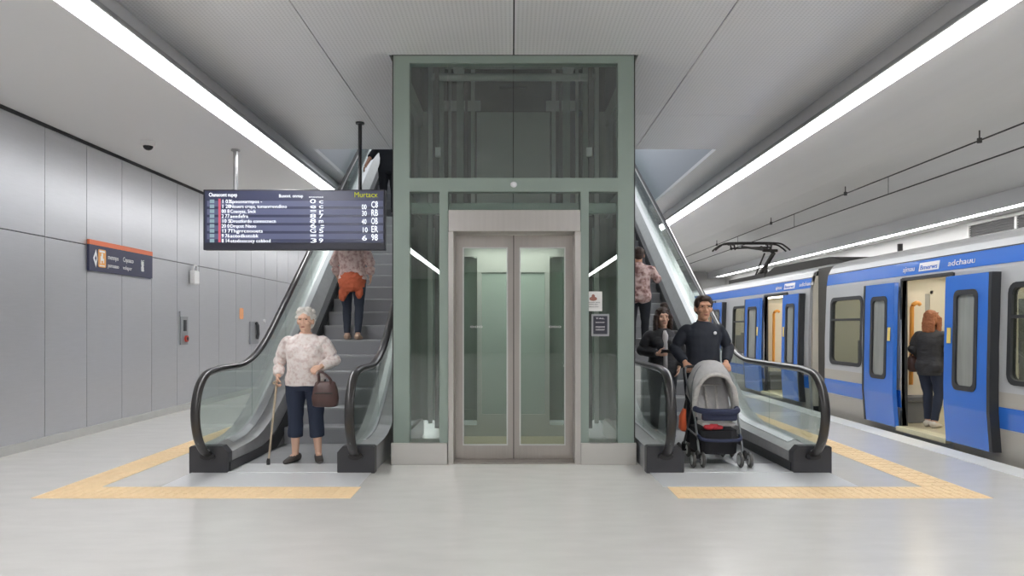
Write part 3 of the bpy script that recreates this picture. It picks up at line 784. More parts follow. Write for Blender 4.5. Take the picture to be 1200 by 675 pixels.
# ================================================================== ESCALATORS
def escalator(label, sgn, xo, xi, Ys, t, run, top_y):
    """xo / xi = centre of the outer / inner balustrade (|X|)"""
    cx = sgn*(xo+xi)/2
    E = empty('escalator', label, 'escalator', (cx, 6.95, 0), 'escalators beside the elevator')
    rise = t*run
    def N(Y, bl=.55):                        # smoothed nose line
        d = Y-Ys
        if d <= -bl: return 0
        if d >= bl: return t*d
        return t*(d+bl)**2/(4*bl)
    FY = 6.93
    def hrail(Y): return 1.0 + N(Y+.12)
    def deck(Y):
        u = min(1, max(0, (Y-FY)/(Ys-FY)))
        return .25 + .04*u + N(Y+.22)*1.0 + .06*min(1, max(0, (Y-Ys+.5)))
    ysamp = [FY+.03] + [FY+.2*k for k in range(1, int((top_y-FY)/.2))] + [top_y]
    ins = sgn*(xi+.175)                      # step edge at the inner balustrade
    ous = sgn*(xo-.185)
    for cxx, inner in ((sgn*xo, sgn*(xo-.185)), (sgn*xi, sgn*(xi+.175))):
        d = 1 if inner > cxx else -1         # towards the steps
        w = .17
        out = cxx - d*w
        # balustrade base following the rise
        b = B(); rings = []
        for Y in ysamp:
            zt = deck(Y); zl = max(0, N(Y)-.75)
            rings.append([b.verts.new(V(p)) for p in ((out, Y, zl), (out, Y, zt-.02), (cxx+d*.02, Y, zt-.0), (cxx+d*.075, Y, zt-.025), (inner, Y, zt-.06-.14*min(1, N(Y)*2)), (inner, Y, zl))])
        for A, D in zip(rings, rings[1:]):
            for k in range(6): b.faces.new((A[k], A[(k+1) % 6], D[(k+1) % 6], D[k]))
        b.faces.new(rings[0]); b.faces.new(rings[-1][::-1])
        obj('balustrade_base', b, M_skirt, E)
        # bright deck cover
        b = B(); rings = []
        for Y in ysamp[2:]:
            zt = deck(Y)
            rings.append([b.verts.new(V(p)) for p in ((cxx-d*.02, Y, zt+.004), (cxx+d*.02, Y, zt+.006), (cxx+d*.08, Y, zt-.02), (cxx+d*.08, Y, zt-.045), (cxx+d*.06, Y, zt-.045), (cxx-d*.02, Y, zt-.01))])
        for A, D in zip(rings, rings[1:]):
            for k in range(6): b.faces.new((A[k], A[(k+1) % 6], D[(k+1) % 6], D[k]))
        b.faces.new(rings[0]); b.faces.new(rings[-1][::-1])
        obj('deck_cover', b, M_deck, E)
        # black skirt line beside the steps
        b = B(); rings = []
        for Y in ysamp:
            zt = N(Y)
            rings.append([b.verts.new(V(p)) for p in ((inner+d*.012, Y, max(.0, zt-.1)), (inner+d*.012, Y, zt+.1), (inner-d*.005, Y, zt+.1), (inner-d*.005, Y, max(0, zt-.1)))])
        for A, D in zip(rings, rings[1:]):
            for k in range(4): b.faces.new((A[k], A[(k+1) % 4], D[(k+1) % 4], D[k]))
        b.faces.new(rings[0]); b.faces.new(rings[-1][::-1])
        obj('skirt_brush', b, M_black, E)
        # newel box with a recess for the rail
        b = B()
        prism(b, [(out-d*.012, 0), (inner+d*.004, 0), (inner+d*.004, .2), (inner-d*.05, .262), (out-d*.012+d*.02, .262), (out-d*.012, .25)], 'y', FY-.02, FY+.09)
        nb = obj('newel_box', b, M_newel, E)
        b = B(); sweep(b, [(cxx, FY-.005, .165), (cxx, FY-.045, .165)], [(.075, .04), (.07, .035)], 16, fr=((1, 0, 0), (0, 0, 1)))
        obj('handrail_inlet', b, M_black, nb)
        # handrail
        path = catmull([(cxx, FY+.0, .18), (cxx, FY-.12, .23), (cxx, FY-.25, .39), (cxx, FY-.30, .62), (cxx, FY-.22, .84), (cxx, FY-.04, .965), (cxx, FY+.25, 1.0)], 6)
        Y = FY+.45
        while Y < top_y: path.append(V((cxx, Y, hrail(Y)))); Y += .15
        path.append(V((cxx, top_y, hrail(top_y))))
        b = B(); sweep(b, path, [(.045, .026)]*len(path), 12, fr=((1, 0, 0), (0, 0, 1)))
        hr = obj('handrail', b, M_hand, E, smooth=True)
        off = []
        for i, p in enumerate(path):         # bright guide under the rail
            dd = (path[min(i+1, len(path)-1)] - path[max(i-1, 0)]).normalized(); nrm = V((0, -dd.z, dd.y))
            off.append(p - nrm*.03)
        b = B(); sweep(b, off, [(.022, .012)]*len(off), 8, fr=((1, 0, 0), (0, 0, 1)))
        obj('handrail_guide', b, M_deck, hr)
        # glass panels
        prof = []                            # (Y, zlow, zhigh)
        loop = [p for p in path if p.y < FY+.25]
        yv = [FY-.26+.03*k for k in range(int(.5/.03))]
        for Yq in yv:
            zs = sorted(p.z for p in loop if abs(p.y-Yq) < .05)
            if len(zs) < 2: continue
            lo = zs[0]; hi = zs[-1]
            if hi-lo < .12: continue
            prof.append((Yq, max(lo+.01, .255 if Yq > FY-.03 else 0), hi-.035))
        Yq = FY+.25
        while Yq < top_y: prof.append((Yq, deck(Yq)-.01, hrail(Yq)-.03)); Yq += .1
        edges = [8, 13.2] if False else None
        groups = []; cut = FY+1.05; cur = []
        for q in prof:
            cur.append(q)
            if q[0] >= cut: groups.append(cur); cur = [(q[0]+.006, q[1], q[2])]; cut += 1.2
        if len(cur) > 1: groups.append(cur)
        for gq in groups:
            b = B(); R = []
            for (Yq, lo, hi) in gq: R.append([b.verts.new(V((cxx+a, Yq, z))) for a, z in ((-.005, lo), (-.005, hi), (.005, hi), (.005, lo))])
            for A, D in zip(R, R[1:]):
                for k in range(4): b.faces.new((A[k], A[(k+1) % 4], D[(k+1) % 4], D[k]))
            b.faces.new(R[0]); b.faces.new(R[-1][::-1])
            obj('glass_panel', b, M_bglass, E)
    sx0, sx1 = sorted((ins, ous))
    # landing plate, comb and steps
    px0, px1 = sorted((sgn*(xo+.16), sgn*(xi-.15)))
    obj('landing_plate', bx(px0, px1, 6.315, FY-.02, 0, .006), M_plate, E)
    obj('comb_plate', bx(sx0, sx1, FY-.02, 7.34, 0, .012), M_plate, E)
    Y = 7.345; k0 = 0
    flat0 = Ys-run*int((Ys-7.345)/run)
    Yk = flat0
    obj('step', bx(sx0+.008, sx1-.008, 7.345, flat0-.004, 0, .008), M_step, E)
    kk = 0
    while Yk < top_y-.2:
        k = round((Yk-Ys)/run)
        z = max(0, k*rise)
        if z < .001: b = bx(sx0+.008, sx1-.008, Yk, Yk+run-.004, 0, .008)
        else: b = bx(sx0+.008, sx1-.008, Yk+.002, Yk+run+.02, z-rise-.03 if z-rise > .0 else .0, z, bev=.012)
        st = obj('step', b, M_step, E)
        if z > .001:
            obj('riser', bx(sx0+.012, sx1-.012, Yk-.003, Yk+.002, max(.012, z-rise+.004), z-.028), M_riser, st)
        Yk += run
    # soffit below the steps
    b = B(); R = []
    for Y in [Ys+1.4, Ys+2, (Ys+top_y)/2, top_y]:
        z = N(Y)-.6; R.append([b.verts.new(V(p)) for p in ((sx0, Y, z-.06), (sx0, Y, z), (sx1, Y, z), (sx1, Y, z-.06))])
    for A, D in zip(R, R[1:]):
        for k in range(4): b.faces.new((A[k], A[(k+1) % 4], D[(k+1) % 4], D[k]))
    b.faces.new(R[0]); b.faces.new(R[-1][::-1])
    obj('soffit', b, M_skirt, E)
    return E
LYs, LT, LRUN = 8.3, .68, .30
RYs, RT, RRUN = 9.4, .548, .37
escalator('left escalator between the metal wall and the elevator, carrying a woman with an orange jacket', -1, 2.93, 1.507, LYs, LT, LRUN, 17.2)
escalator('right escalator between the elevator and the train, with the stroller at its foot', 1, 2.90, 1.48, RYs, RT, RRUN, 20.4)

# ================================================================== TACTILE PAVING
def tactile(sgn, label, xin, xout_):
    o = empty('tactile_paving', label, 'tactile paving', (sgn*3.0, 5.9, 0), 'yellow tactile paving strips')
    a, c = sorted((sgn*xin, sgn*3.96))
    b = bx(a, c, 5.9, 6.31, 0, .004)
    n = 34
    for k in range(n):
        x = a + (c-a)*(k+.5)/n
        for j in range(3):
            box(b, x-.018, x+.018, 5.92+.13*j, 6.03+.13*j, .004, .0065)
    obj('front_strip', b, M_tact, o)
    a, c = sorted((sgn*3.62, sgn*3.96))
    b = bx(a, c, 6.31, 16, 0, .004)
    y = 6.33
    while y < 15.9:
        for j in range(3): 
            x = a+.06+.11*j
            box(b, x-.04, x+.04, y, y+.08, .004, .0065)
        y += .14
    obj('side_strip', b, M_tact, o)
tactile(-1, 'yellow L-shaped tactile paving on the floor around the left escalator', 1.33, 3.96)
tactile(1, 'yellow L-shaped tactile paving on the floor around the right escalator', 1.37, 3.96)

# ================================================================== DEPARTURE BOARD
BY = 9.75
def bX(x): return (x-600)*BY/840
def bZ(y): return 1.42 + (382-y)*BY/840
bd = empty('departure_board', 'dark blue electronic departures board hanging from the ceiling on two poles', 'departure board', (bX(345), BY, bZ(293)))
obj('casing', bx(bX(238), bX(451.5), BY, BY+.1, bZ(293), bZ(222), bev=.01), M_bez, bd)
obj('screen', bx(bX(240.5), bX(449.5), BY-.006, BY, bZ(284.5), bZ(224)), M_scr, bd)
b = B()
for k in range(5): box(b, bX(243), bX(449), BY-.009, BY-.006, bZ(242+9.6*k), bZ(235.5+9.6*k))
obj('row_band', b, M_scrrow, bd)
px = BY/840
def bt(s, x, y, w, h, m=M_lit): text('lettering', s, h*px*1.7, m, bd, (bX(x), BY-.0105, bZ(y)), (1, 0, 0), (0, 0, 1), squeeze=w*px)
bt('Chanaoomt nupep', 245, 230.5, 33, 3.8)
bt('Buonnt. onmap', 327, 231.5, 28, 3.2); bt('onoonoo', 362, 231.8, 17, 1.6)
bt('Murtacx', 415, 231.3, 27, 5.2, M_lity)
rows = [('Spoosvarmpos -', 37), ('Nouers crops, tomanrrevsdkno', 66), ('Coaoyas, Snck', 30), ('aeedefra', 21), ('Drostfordo connocnecn', 53), ('Drqost Naoo', 30), ('Thgrrcoooets', 38), ('aotodkotobk', 33), ('otodosscocy cobbod', 47)]
nums = ['1 03', '1 28', '00 8', '2 77', '10 5', '20 0', '13 7', '9 76', '8 14']
for k, ((s, w), nn) in enumerate(zip(rows, nums)):
    y = 238.2 + 5.75*k
    bt(s, 270, y, w, 3.4); bt(nn, 260, y, 9, 3.6)
    b = bx(bX(246.2), bX(251.5), BY-.0105, BY-.009, bZ(y), bZ(y-4.2)); obj('line_badge', b, M_litc, bd)
obj('red_bar', bx(bX(256.2), bX(259), BY-.0105, BY-.009, bZ(284), bZ(233)), M_litr, bd)
cd = ['0 c', 'e c', '= r', '8 7', '8 m', '6 :', 'G 5', '= =', '3 9']
for k, s in enumerate(cd):
    y = 238.4 + 5.75*k
    bt(s.split()[0], 363, y, 7, 4.2); bt(s.split()[1], 373.5, y, 5, 4.2)
for k, s in enumerate(['00', '30', '40', '10', '6']): bt(s, 424, 243.5+9.6*k+(2 if k < 1 else 0), 5.5, 5)
for k, s in enumerate(['C8', 'RB', 'OB', 'ER', '98']): bt(s, 435, 243.5+9.6*k, 7.5, 6.4)
for x, m, zt in ((274.5, M_pole, 3.83), (421, M_poled, CZ)):
    b = B(); cyl(b, (bX(x), BY+.05, bZ(223)), (bX(x), BY+.05, zt), .03 if m is M_pole else .026)
    cyl(b, (bX(x), BY+.05, zt-.02), (bX(x), BY+.05, zt), .06)
    obj('pole', b, m, bd)

# ================================================================== WALL FIXTURES, LEFT
def wy(x): return 840*(-FX)/(600-x)
def wz(x, y): return 1.42 + (382-y)*wy(x)/840
SY0, SY1, SZ0, SZ1 = wy(101.5), wy(176), 2.15, 2.56
sg = empty('direction_sign', 'navy direction sign with orange top stripe on the left metal wall', 'sign', (FX, (SY0+SY1)/2, SZ0))
obj('panel', bx(FX+.005, FX+.035, SY0, SY1, SZ0, SZ1-.065), M_navy, sg)
obj('stripe', bx(FX+.005, FX+.037, SY0, SY1, SZ1-.065, SZ1), M_orange, sg)
XS = FX+.037
def sgt(s, f, z, w, h): text('lettering', s, h*1.35, M_signw, sg, (XS, SY0+f*(SY1-SY0), z), (0, 1, 0), (0, 0, 1), squeeze=w)
b = B(); yc = SY0+.12*(SY1-SY0)*.6+.02
ringplate(b, [(yc-.055, 2.32), (yc+.01, 2.2), (yc+.045, 2.32), (yc+.01, 2.44)], [(yc-.02, 2.32), (yc+.008, 2.275), (yc+.025, 2.32), (yc+.008, 2.365)], 'x', XS-.004, XS+.001)
obj('arrow', b, M_signw, sg)
b = B(); prism(b, rrect(SY0+.2, SY0+.38, 2.21, 2.45, .025), 'x', XS-.004, XS+.001); pg = obj('pictogram', b, M_signor, sg)
b = B()
for (y0, y1, z0, z1) in ((.225, .355, 2.41, 2.435), (.27, .31, 2.3, 2.4), (.25, .27, 2.26, 2.36), (.31, .335, 2.27, 2.33), (.225, .355, 2.225, 2.24)): box(b, SY0+y0, SY0+y1, XS*0, 0, z0, z1) if False else box(b, XS, XS+.002, SY0+y0, SY0+y1, z0, z1)
obj('figure', b, M_signw, pg)
sgt('memnpo', .26, 2.335, .26, .07); sgt('Cnpoaco', .49, 2.335, .28, .07)
sgt('porouauo', .26, 2.225, .27, .06); sgt('volupor', .49, 2.225, .24, .06)
sgt('1', .725, 2.235, .06, .16); sgt('RE', .79, 2.33, .085, .08); sgt('UB', .79, 2.235, .085, .075)
# help point with red button
y0, y1 = wy(210.5), wy(219)
hpnt = empty('help_point', 'grey help point plate with red button on the left wall, nearer one', 'help point', (FX, (y0+y1)/2, 1.1))
obj('plate', bx(FX+.003, FX+.02, y0, y1, wz(214, 404), wz(214, 366)), M_panelg, hpnt)
obj('plate_top', bx(FX+.003, FX+.03, y0-.03, y1+.03, wz(214, 371), wz(214, 365)), M_wall, hpnt)
b = B(); box(b, FX+.02, FX+.03, (y0+y1)/2-.03, (y0+y1)/2+.06, wz(214, 388), wz(214, 375)); obj('speaker_grille', b, M_rub, hpnt)
b = B(); cyl(b, (FX+.018, (y0+y1)/2+.05, wz(214, 397)), (FX+.05, (y0+y1)/2+.05, wz(214, 397)), .055, 20); bt2 = obj('button_ring', b, M_red, hpnt)
b = B(); cyl(b, (FX+.05, (y0+y1)/2+.05, wz(214, 397)), (FX+.056, (y0+y1)/2+.05, wz(214, 397)), .03, 16); obj('button', b, M_dark, bt2)
y0, y1 = wy(292), wy(301.5)
hpnt = empty('fire_phone', 'grey wall panel with dark handset farther along the left wall', 'phone', (FX, (y0+y1)/2, 1.0))
obj('plate', bx(FX+.003, FX+.03, y0, y1, wz(296, 403), wz(296, 377)), M_panelg, hpnt)
b = B(); ym = (y0*.35+y1*.65)
sweep(b, [(FX+.04, ym-.03, wz(296, 378)), (FX+.07, ym, wz(296, 381)), (FX+.07, ym+.02, wz(296, 392)), (FX+.04, ym+.05, wz(296, 397))], .035, 8); obj('handset', b, M_rub, hpnt)
b = B(); cyl(b, (FX+.028, ym+.1, wz(296, 393)), (FX+.05, ym+.1, wz(296, 393)), .04); obj('button', b, M_red, hpnt)
y0 = wy(282.5)
b = B(); prism(b, rrect(y0-.09, y0+.12, wz(282, 374), wz(282, 361), .04), 'x', FX+.001, FX+.006)
thing('wall_sticker', b, M_sticker, 'small orange sticker on the left wall above the farther phone panel', 'sticker', (FX, y0, wz(282, 368)))
y0 = wy(309)
b = B(); cyl(b, (FX, y0, wz(309, 376)), (FX+.03, y0, wz(309, 376)), .04)
thing('wall_button', b, M_white, 'tiny round white fitting on the left wall beside the handset panel', 'fitting', (FX, y0, wz(309, 376)))
y0, y1 = wy(221.5), wy(227.5)
wl = empty('wall_dispenser', 'white hanging fitting on the wall seam right of the navy sign', 'fitting', (FX, (y0+y1)/2, 2.1))
obj('bag_body', bx(FX+.003, FX+.1, y0, y1, wz(224, 333), wz(224, 317), bev=.02), M_white, wl)
b = B(); sweep(b, [(FX+.05, y0+.02, wz(224, 317)), (FX+.06, (y0+y1)/2-.03, wz(224, 311)), (FX+.06, (y0+y1)/2+.06, wz(224, 311)), (FX+.05, y1-.02, wz(224, 317))], .015, 8); obj('hook', b, M_white, wl)
# dome camera
dY = 9.35; dX = (173.5-600)/840*dY
dc = empty('dome_camera', 'white security dome camera with dark lens on the left ceiling', 'security camera', (dX, dY, 3.83))
b = B(); loft(b, [((dX, dY, 3.83), .09, .09), ((dX, dY, 3.775), .088, .088), ((dX, dY, 3.765), .07, .07)], 24); obj('housing', b, M_white, dc, smooth=False)
b = B(); ell(b, (dX, dY, 3.765), .062, .062, .055, n=20); obj('lens_dome', b, mat('dome_dark', (40, 40, 44), .1), dc, smooth=True)

# ================================================================== TRAIN
TX = [(-.9, 5.25), (.02, 5.22), (.5, 5.185), (1.2, 5.185), (2.05, 5.215), (2.27, 5.25), (2.36, 5.29)]
def tx(z):
    for (z0, x0), (z1, x1) in zip(TX, TX[1:]):
        if z <= z1: return x0 + (x1-x0)*max(0, (z-z0)/(z1-z0))
    return TX[-1][1]
MIRX = 6.55
def side(b, y0, y1, openings, mir=False, zl=(-.6, 2.36), off=0, th=.05, zs_extra=()):
    ys = sorted({y0, y1} | {v for o in openings for v in o[:2]})
    zs = sorted({zl[0], zl[1]} | {v for o in openings for v in o[2:4] if zl[0] < v < zl[1]} | {z for z, _ in TX if zl[0] < z < zl[1]} | set(zs_extra))
    for ya, yb in zip(ys, ys[1:]):
        for za, zb in zip(zs, zs[1:]):
            cy, cz = (ya+yb)/2, (za+zb)/2
            if any(o[0] < cy < o[1] and o[2] < cz < o[3] for o in openings): continue
            P = [V((tx(z)-off+d, y, z)) for d in (0, th) for z in (za, zb) for y in (ya, yb)]
            if mir: P = [V((2*MIRX-p.x, p.y, p.z)) for p in P]
            v = [b.verts.new(p) for p in P]
            for f in ((0, 1, 3, 2), (4, 6, 7, 5), (0, 4, 5, 1), (2, 3, 7, 6), (0, 2, 6, 4), (1, 5, 7, 3)):
                b.faces.new([v[i] for i in f])
    bmesh.ops.remove_doubles(b, verts=b.verts[:], dist=.0004)
def warpx(b, base):                          # lay flat x-geometry onto the body side
    for v in b.verts: v.co.x = v.co.x - base + tx(v.co.z)
def train_window(par, y0, y1, z0=.84, z1=1.84, split=True, name='window'):
    b = B(); ringplate(b, rrect(y0-.035, y1+.035, z0-.035, z1+.035, .11), rrect(y0+.02, y1-.02, z0+.02, z1-.02, .08), 'x', -.012, .05); warpx(b, 0)
    if split: 
        c = bx(-.01, .03, y0, y1, z1-.34, z1-.305); warpx(c, 0)
        me = bpy.data.meshes.new('t'); c.to_mesh(me); c.free(); b.from_mesh(me); bpy.data.meshes.remove(me)
    w = obj(name, b, M_rub, par)
    b = B(); prism(b, rrect(y0, y1, z0, z1, .09), 'x', .012, .018); warpx(b, 0); obj('pane', b, M_twin, w)
    return w
def door_leaf(par, y0, y1, dark_edge):
    LX = -.1
    z0, z1 = .07, 2.0
    b = B(); zs = [z0, .3, .5, .62, .8, 1.78, z1]
    wz0, wz1 = .72, 1.80; wa, wb = y0+.2, y1-.2
    outer = [(y0, z0), (y1, z0), (y1, z1), (y0, z1)]
    # leaf skin with the tall window cut out, following the body's bulge
    ysx = sorted([y0, wa, wb, y1]); zz = sorted(set(zs + [wz0, wz1]))
    for ya, yb in zip(ysx, ysx[1:]):
        for za, zb in zip(zz, zz[1:]):
            if wa < (ya+yb)/2 < wb and wz0 < (za+zb)/2 < wz1: continue
            v = [b.verts.new(V((tx(z)+LX+d, y, z))) for d in (0, .055) for z in (za, zb) for y in (ya, yb)]
            for f in ((0, 1, 3, 2), (4, 6, 7, 5), (0, 4, 5, 1), (2, 3, 7, 6), (0, 2, 6, 4), (1, 5, 7, 3)): b.faces.new([v[i] for i in f])
    bmesh.ops.remove_doubles(b, verts=b.verts[:], dist=.0004)
    d = obj('door_leaf', b, M_blue, par)
    b = B(); ringplate(b, rrect(wa-.03, wb+.03, wz0-.03, wz1+.03, .08), rrect(wa+.025, wb-.025, wz0+.025, wz1-.025, .06), 'x', LX-.008, LX+.03); warpx(b, 0); obj('window_seal', b, M_rub, d)
    b = B(); prism(b, rrect(wa, wb, wz0, wz1, .06), 'x', LX+.015, LX+.022); warpx(b, 0); obj('pane', b, M_leafpane, d)
    ye = y0 if dark_edge < 0 else y1
    b = B(); 
    for za, zb in zip(zz, zz[1:]):
        v = [b.verts.new(V((tx(z)+LX-.003+dx, ye+dy, z))) for dx in (0, .1) for z in (za, zb) for dy in ((-.05, .0) if dark_edge < 0 else (0, .05))]
        for f in ((0, 1, 3, 2), (4, 6, 7, 5), (0, 4, 5, 1), (2, 3, 7, 6), (0, 2, 6, 4), (1, 5, 7, 3)): b.faces.new([v[i] for i in f])
    obj('edge_rubber', b, M_rub, d)
    yi = (y1-.1) if dark_edge < 0 else (y0+.1)
    b = bx(LX-.004, LX, yi-.035, yi+.035, 1.22, 1.40); warpx(b, 0); obj('sticker', b, M_poly, d)
    return d
def roof(b, y0, y1):
    pr = [(5.29, 2.36), (5.33, 2.41), (5.42, 2.455), (5.6, 2.50), (5.95, 2.55), (6.55, 2.575)]
    pr = pr + [(2*MIRX-x, z) for x, z in pr[-2::-1]]
    lo = [(x, z-.05) for x, z in pr[::-1]]
    prism(b, pr+lo, 'y', y0, y1)
def train_car(label, y0, y1, doors, windows, logos):
    T = empty('train_car', label, 'train car', (MIRX, (y0+y1)/2, -1.3), 'train cars at the platform')
    ops = [(a, c, .05, 2.03) for a, c in doors] + [(a, c, .84, 1.84) for a, c in windows]
    b = B(); side(b, y0, y1, ops)
    obj('side_wall', b, M_tgrey, T)
    b = B(); side(b, y0, y1, [(a, c, .84, 1.84) for a, c in windows], mir=True); obj('far_side_wall', b, M_tgrey, T)
    dz = [(a, c, -1, 3) for a, c in doors]
    b = B(); side(b, y0, y1, dz, zl=(.33, .56), off=.004, th=.006); obj('lower_blue_band', b, M_blue, T)
    b = B(); side(b, y0, y1, dz, zl=(-.3, .32), off=.003, th=.005); obj('lower_beige_panel', b, M_tbeige, T)
    b = B(); side(b, y0, y1, dz, zl=(.565, .72), off=.003, th=.005); obj('beige_band', b, M_tbeige, T)
    b = B(); side(b, y0, y1, [], zl=(2.085, 2.26), off=.006, th=.008); ub = obj('upper_blue_band', b, M_blue, T)
    b = B(); side(b, y0, y1, [], zl=(2.262, 2.275), off=.009, th=.012); obj('gutter', b, M_rub, T)
    b = B(); roof(b, y0, y1); obj('roof', b, M_troof, T, smooth=True)
    obj('underframe', bx(5.35, 7.75, y0, y1, -1.0, -.3), M_under, T)
    # interior
    obj('interior_floor', bx(5.26, 7.84, y0+.05, y1-.05, .02, .085), M_tfloor, T)
    obj('interior_ceiling', bx(5.36, 7.74, y0+.05, y1-.05, 2.2, 2.25), M_tint, T)
    b = B()
    side(b, y0+.05, y1-.05, [(a, c, .84, 1.84) for a, c in windows], mir=True, zl=(.09, 2.2), off=-.055, th=.03); obj('interior_wall', b, M_tint, T)
    for k, ye in enumerate((y0, y1-.05)):
        b = B(); 
        box(b, 5.26, 6.15, ye, ye+.05, .02, 2.3); box(b, 6.95, 7.84, ye, ye+.05, .02, 2.3); box(b, 6.15, 6.95, ye, ye+.05, 1.95, 2.3); box(b, 6.15, 6.95, ye, ye+.05, .02, .12)
        box(b, 6.15, 6.2, ye, ye+.05, .1, 2.0); box(b, 6.9, 6.95, ye, ye+.05, .1, 2.0)
        ew = obj('end_wall', b, M_tint, T)
        obj('end_door', bx(6.2, 6.9, ye+.01, ye+.04, .12, 1.95), M_rwall, ew)
    for x in (5.95, 7.1): obj('ceiling_lamp', bx(x-.07, x+.07, y0+.3, y1-.3, 2.18, 2.2), M_tlamp, T)
    for a, c in doors:
        b = B()
        for yy in (a-.03, c): box(b, -.02, .06, yy, yy+.03, .05, 2.05)
        box(b, -.02, .06, a, c, 2.02, 2.06); warpx(b, 0); obj('door_frame', b, M_rub, T)
        obj('door_threshold', bx(5.12, 5.3, a, c, .03, .088), M_thr, T)
        obj('draught_screen', bx(5.32, 5.75, c+.42, c+.45, .09, 1.9), M_tint, T)
        obj('draught_screen', bx(5.32, 5.75, a-.33, a-.30, .09, 1.9), M_tint, T)
        b = B(); gx, gy = 5.5, c+.32
        sweep(b, catmull([(gx, gy, .62), (gx, gy, .7), (gx, gy-.02, 1.5), (gx, gy-.03, 1.68), (gx+.06, gy-.03, 1.74), (gx+.12, gy, 1.72)], 4), .028, 10)
        obj('grab_pole', b, M_pole_o, T)
        b = B(); cyl(b, (6.1, (a+c)/2+.3, .085), (6.1, (a+c)/2+.3, 2.2), .017, 10); obj('floor_pole', b, M_rail, T)
    sy = y0+.5
    while sy < y1-.5:
        if not any(a-.55 < sy < c+.1 for a, c in doors):
            for xs in (5.36, 7.2):
                s = bx(xs, xs+.46, sy, sy+.42, .38, .46, bev=.02); box(s, xs+.05, xs+.41, sy+.05, sy+.37, .09, .38); st = obj('seat', s, M_seat, T)
                obj('backrest', bx(xs+.02, xs+.44, sy+.36, sy+.42, .46, 1.2, bev=.02), M_seat, st)
        sy += .95
    for a, c in windows:
        train_window(T, a, c)
        w = bx(2*MIRX-5.22-.03, 2*MIRX-5.22-.02, a, c, .84, 1.84); obj('far_window_pane', w, M_twin, T)
    for (yc, w) in logos:
        z = 2.135
        text('lettering', 'ajmau', .1, M_signw, ub, (tx(z)-.0095, yc+w/2, z), (0, -1, 0), (.16, 0, 1), squeeze=w*.2)
        lb = bx(tx(2.17)-.0105, tx(2.17)-.0085, yc-w*.1, yc+w*.22, 2.118, 2.225); 
        for v in lb.verts: v.co.x += (v.co.z-2.17)*.16
        obj('logo_block', lb, M_signw, ub)
        text('lettering', 'Bmerws', .085, M_blue, ub, (tx(z)-.0135, yc+w*.2, z), (0, -1, 0), (.16, 0, 1), squeeze=w*.27)
        text('lettering', 'adchauu', .1, M_signw, ub, (tx(z)-.0095, yc-w*.23, z), (0, -1, 0), (.16, 0, 1), squeeze=w*.37)
    return T
near = train_car('near silver and blue train car with open blue doors and a woman boarding', -4, 11.88,
          [(8.47, 9.56), (1.5, 2.6)], [(10.66, 11.66), (6.2, 7.47), (4.4, 5.6)], [(8.9, 1.35)])
door_leaf(near, 7.68, 8.45, -1); door_leaf(near, 9.58, 10.36, 1)
far = train_car('farther silver and blue train car with open blue doors and raised pantograph', 12.54, 31,
          [(13.56, 14.76), (18.35, 19.5)], [(15.85, 16.84), (20.6, 21.8), (23, 24.2), (25.5, 26.7)], [(13.4, 1.6)])
door_leaf(far, 12.78, 13.54, -1); door_leaf(far, 14.78, 15.7, 1); door_leaf(far, 17.45, 18.33, -1); door_leaf(far, 19.52, 20.3, 1)
b = B(); ringplate(b, [(5.36, -.2), (7.74, -.2), (7.74, 2.42), (5.36, 2.42)], [(5.9, .1), (7.2, .1), (7.2, 2.1), (5.9, 2.1)], 'y', 11.885, 12.535)
bw = thing('gangway_bellows', b, M_bell, 'dark grey gangway bellows joining the two train cars', 'gangway', (MIRX, 12.2, -.2))
# roof gear on the far car: fairing, equipment, pantograph
b = B(); prism(b, [(13.0, 2.55), (17.4, 2.55), (17.4, 2.68), (16.8, 2.8), (13.9, 2.76)][::-1], 'x', 6.15, 6.95) 
obj('roof_fairing', b, M_dark, far)
b = bx(6.2, 6.9, 17.6, 20.5, 2.56, 2.72); 
for k in range(5): cyl(b, (6.3+.12*k, 17.8+.5*k, 2.7), (6.3+.12*k, 17.8+.5*k, 2.86), .05, 10)
obj('roof_equipment', b, M_dark, far)
pgx = 6.3
b = B()
for dy in (-.14, .14):
    sweep(b, catmull([(pgx-.98, 18.9+dy, 3.40), (pgx-.86, 18.9+dy, 3.5), (pgx-.66, 18.9+dy, 3.585), (pgx, 18.9+dy, 3.6), (pgx+.66, 18.9+dy, 3.585), (pgx+.86, 18.9+dy, 3.5), (pgx+.98, 18.9+dy, 3.40)], 5), .022, 8)
for dx in (-.55, -.45, .45, .55): cyl(b, (pgx+dx, 18.75, 3.57), (pgx+dx, 19.05, 3.57), .018, 8); cyl(b, (pgx+dx, 18.9, 3.58), (pgx+dx*.92, 18.9, 3.42), .02, 8)
cyl(b, (pgx-.55, 18.9, 3.46), (pgx+.55, 18.9, 3.5), .022, 8)
pan = obj('pantograph', b, M_dark, far)
b = B()
sweep(b, [(pgx-.25, 18.85, 3.5), (pgx, 17.5, 3.26)], .03, 8); sweep(b, [(pgx+.25, 18.85, 3.5), (pgx, 17.5, 3.26)], .03, 8)
sweep(b, [(pgx, 17.5, 3.28), (pgx+.03, 17.35, 3.18), (pgx, 18.2, 2.72)], .05, 8); sweep(b, [(pgx-.1, 17.6, 3.2), (pgx-.08, 18.3, 2.72)], .02, 8)
cyl(b, (pgx-.18, 17.5, 3.26), (pgx+.18, 17.5, 3.26), .035, 8)
obj('pantograph_arm', b, M_dark, pan)
obj('roof_antenna', bx(6.02, 6.08, 11.15, 11.2, 2.54, 2.7), M_dark, near)
b = bx(7.3, 7.33, 8, 8.3, 2.54, 2.56); b.free()
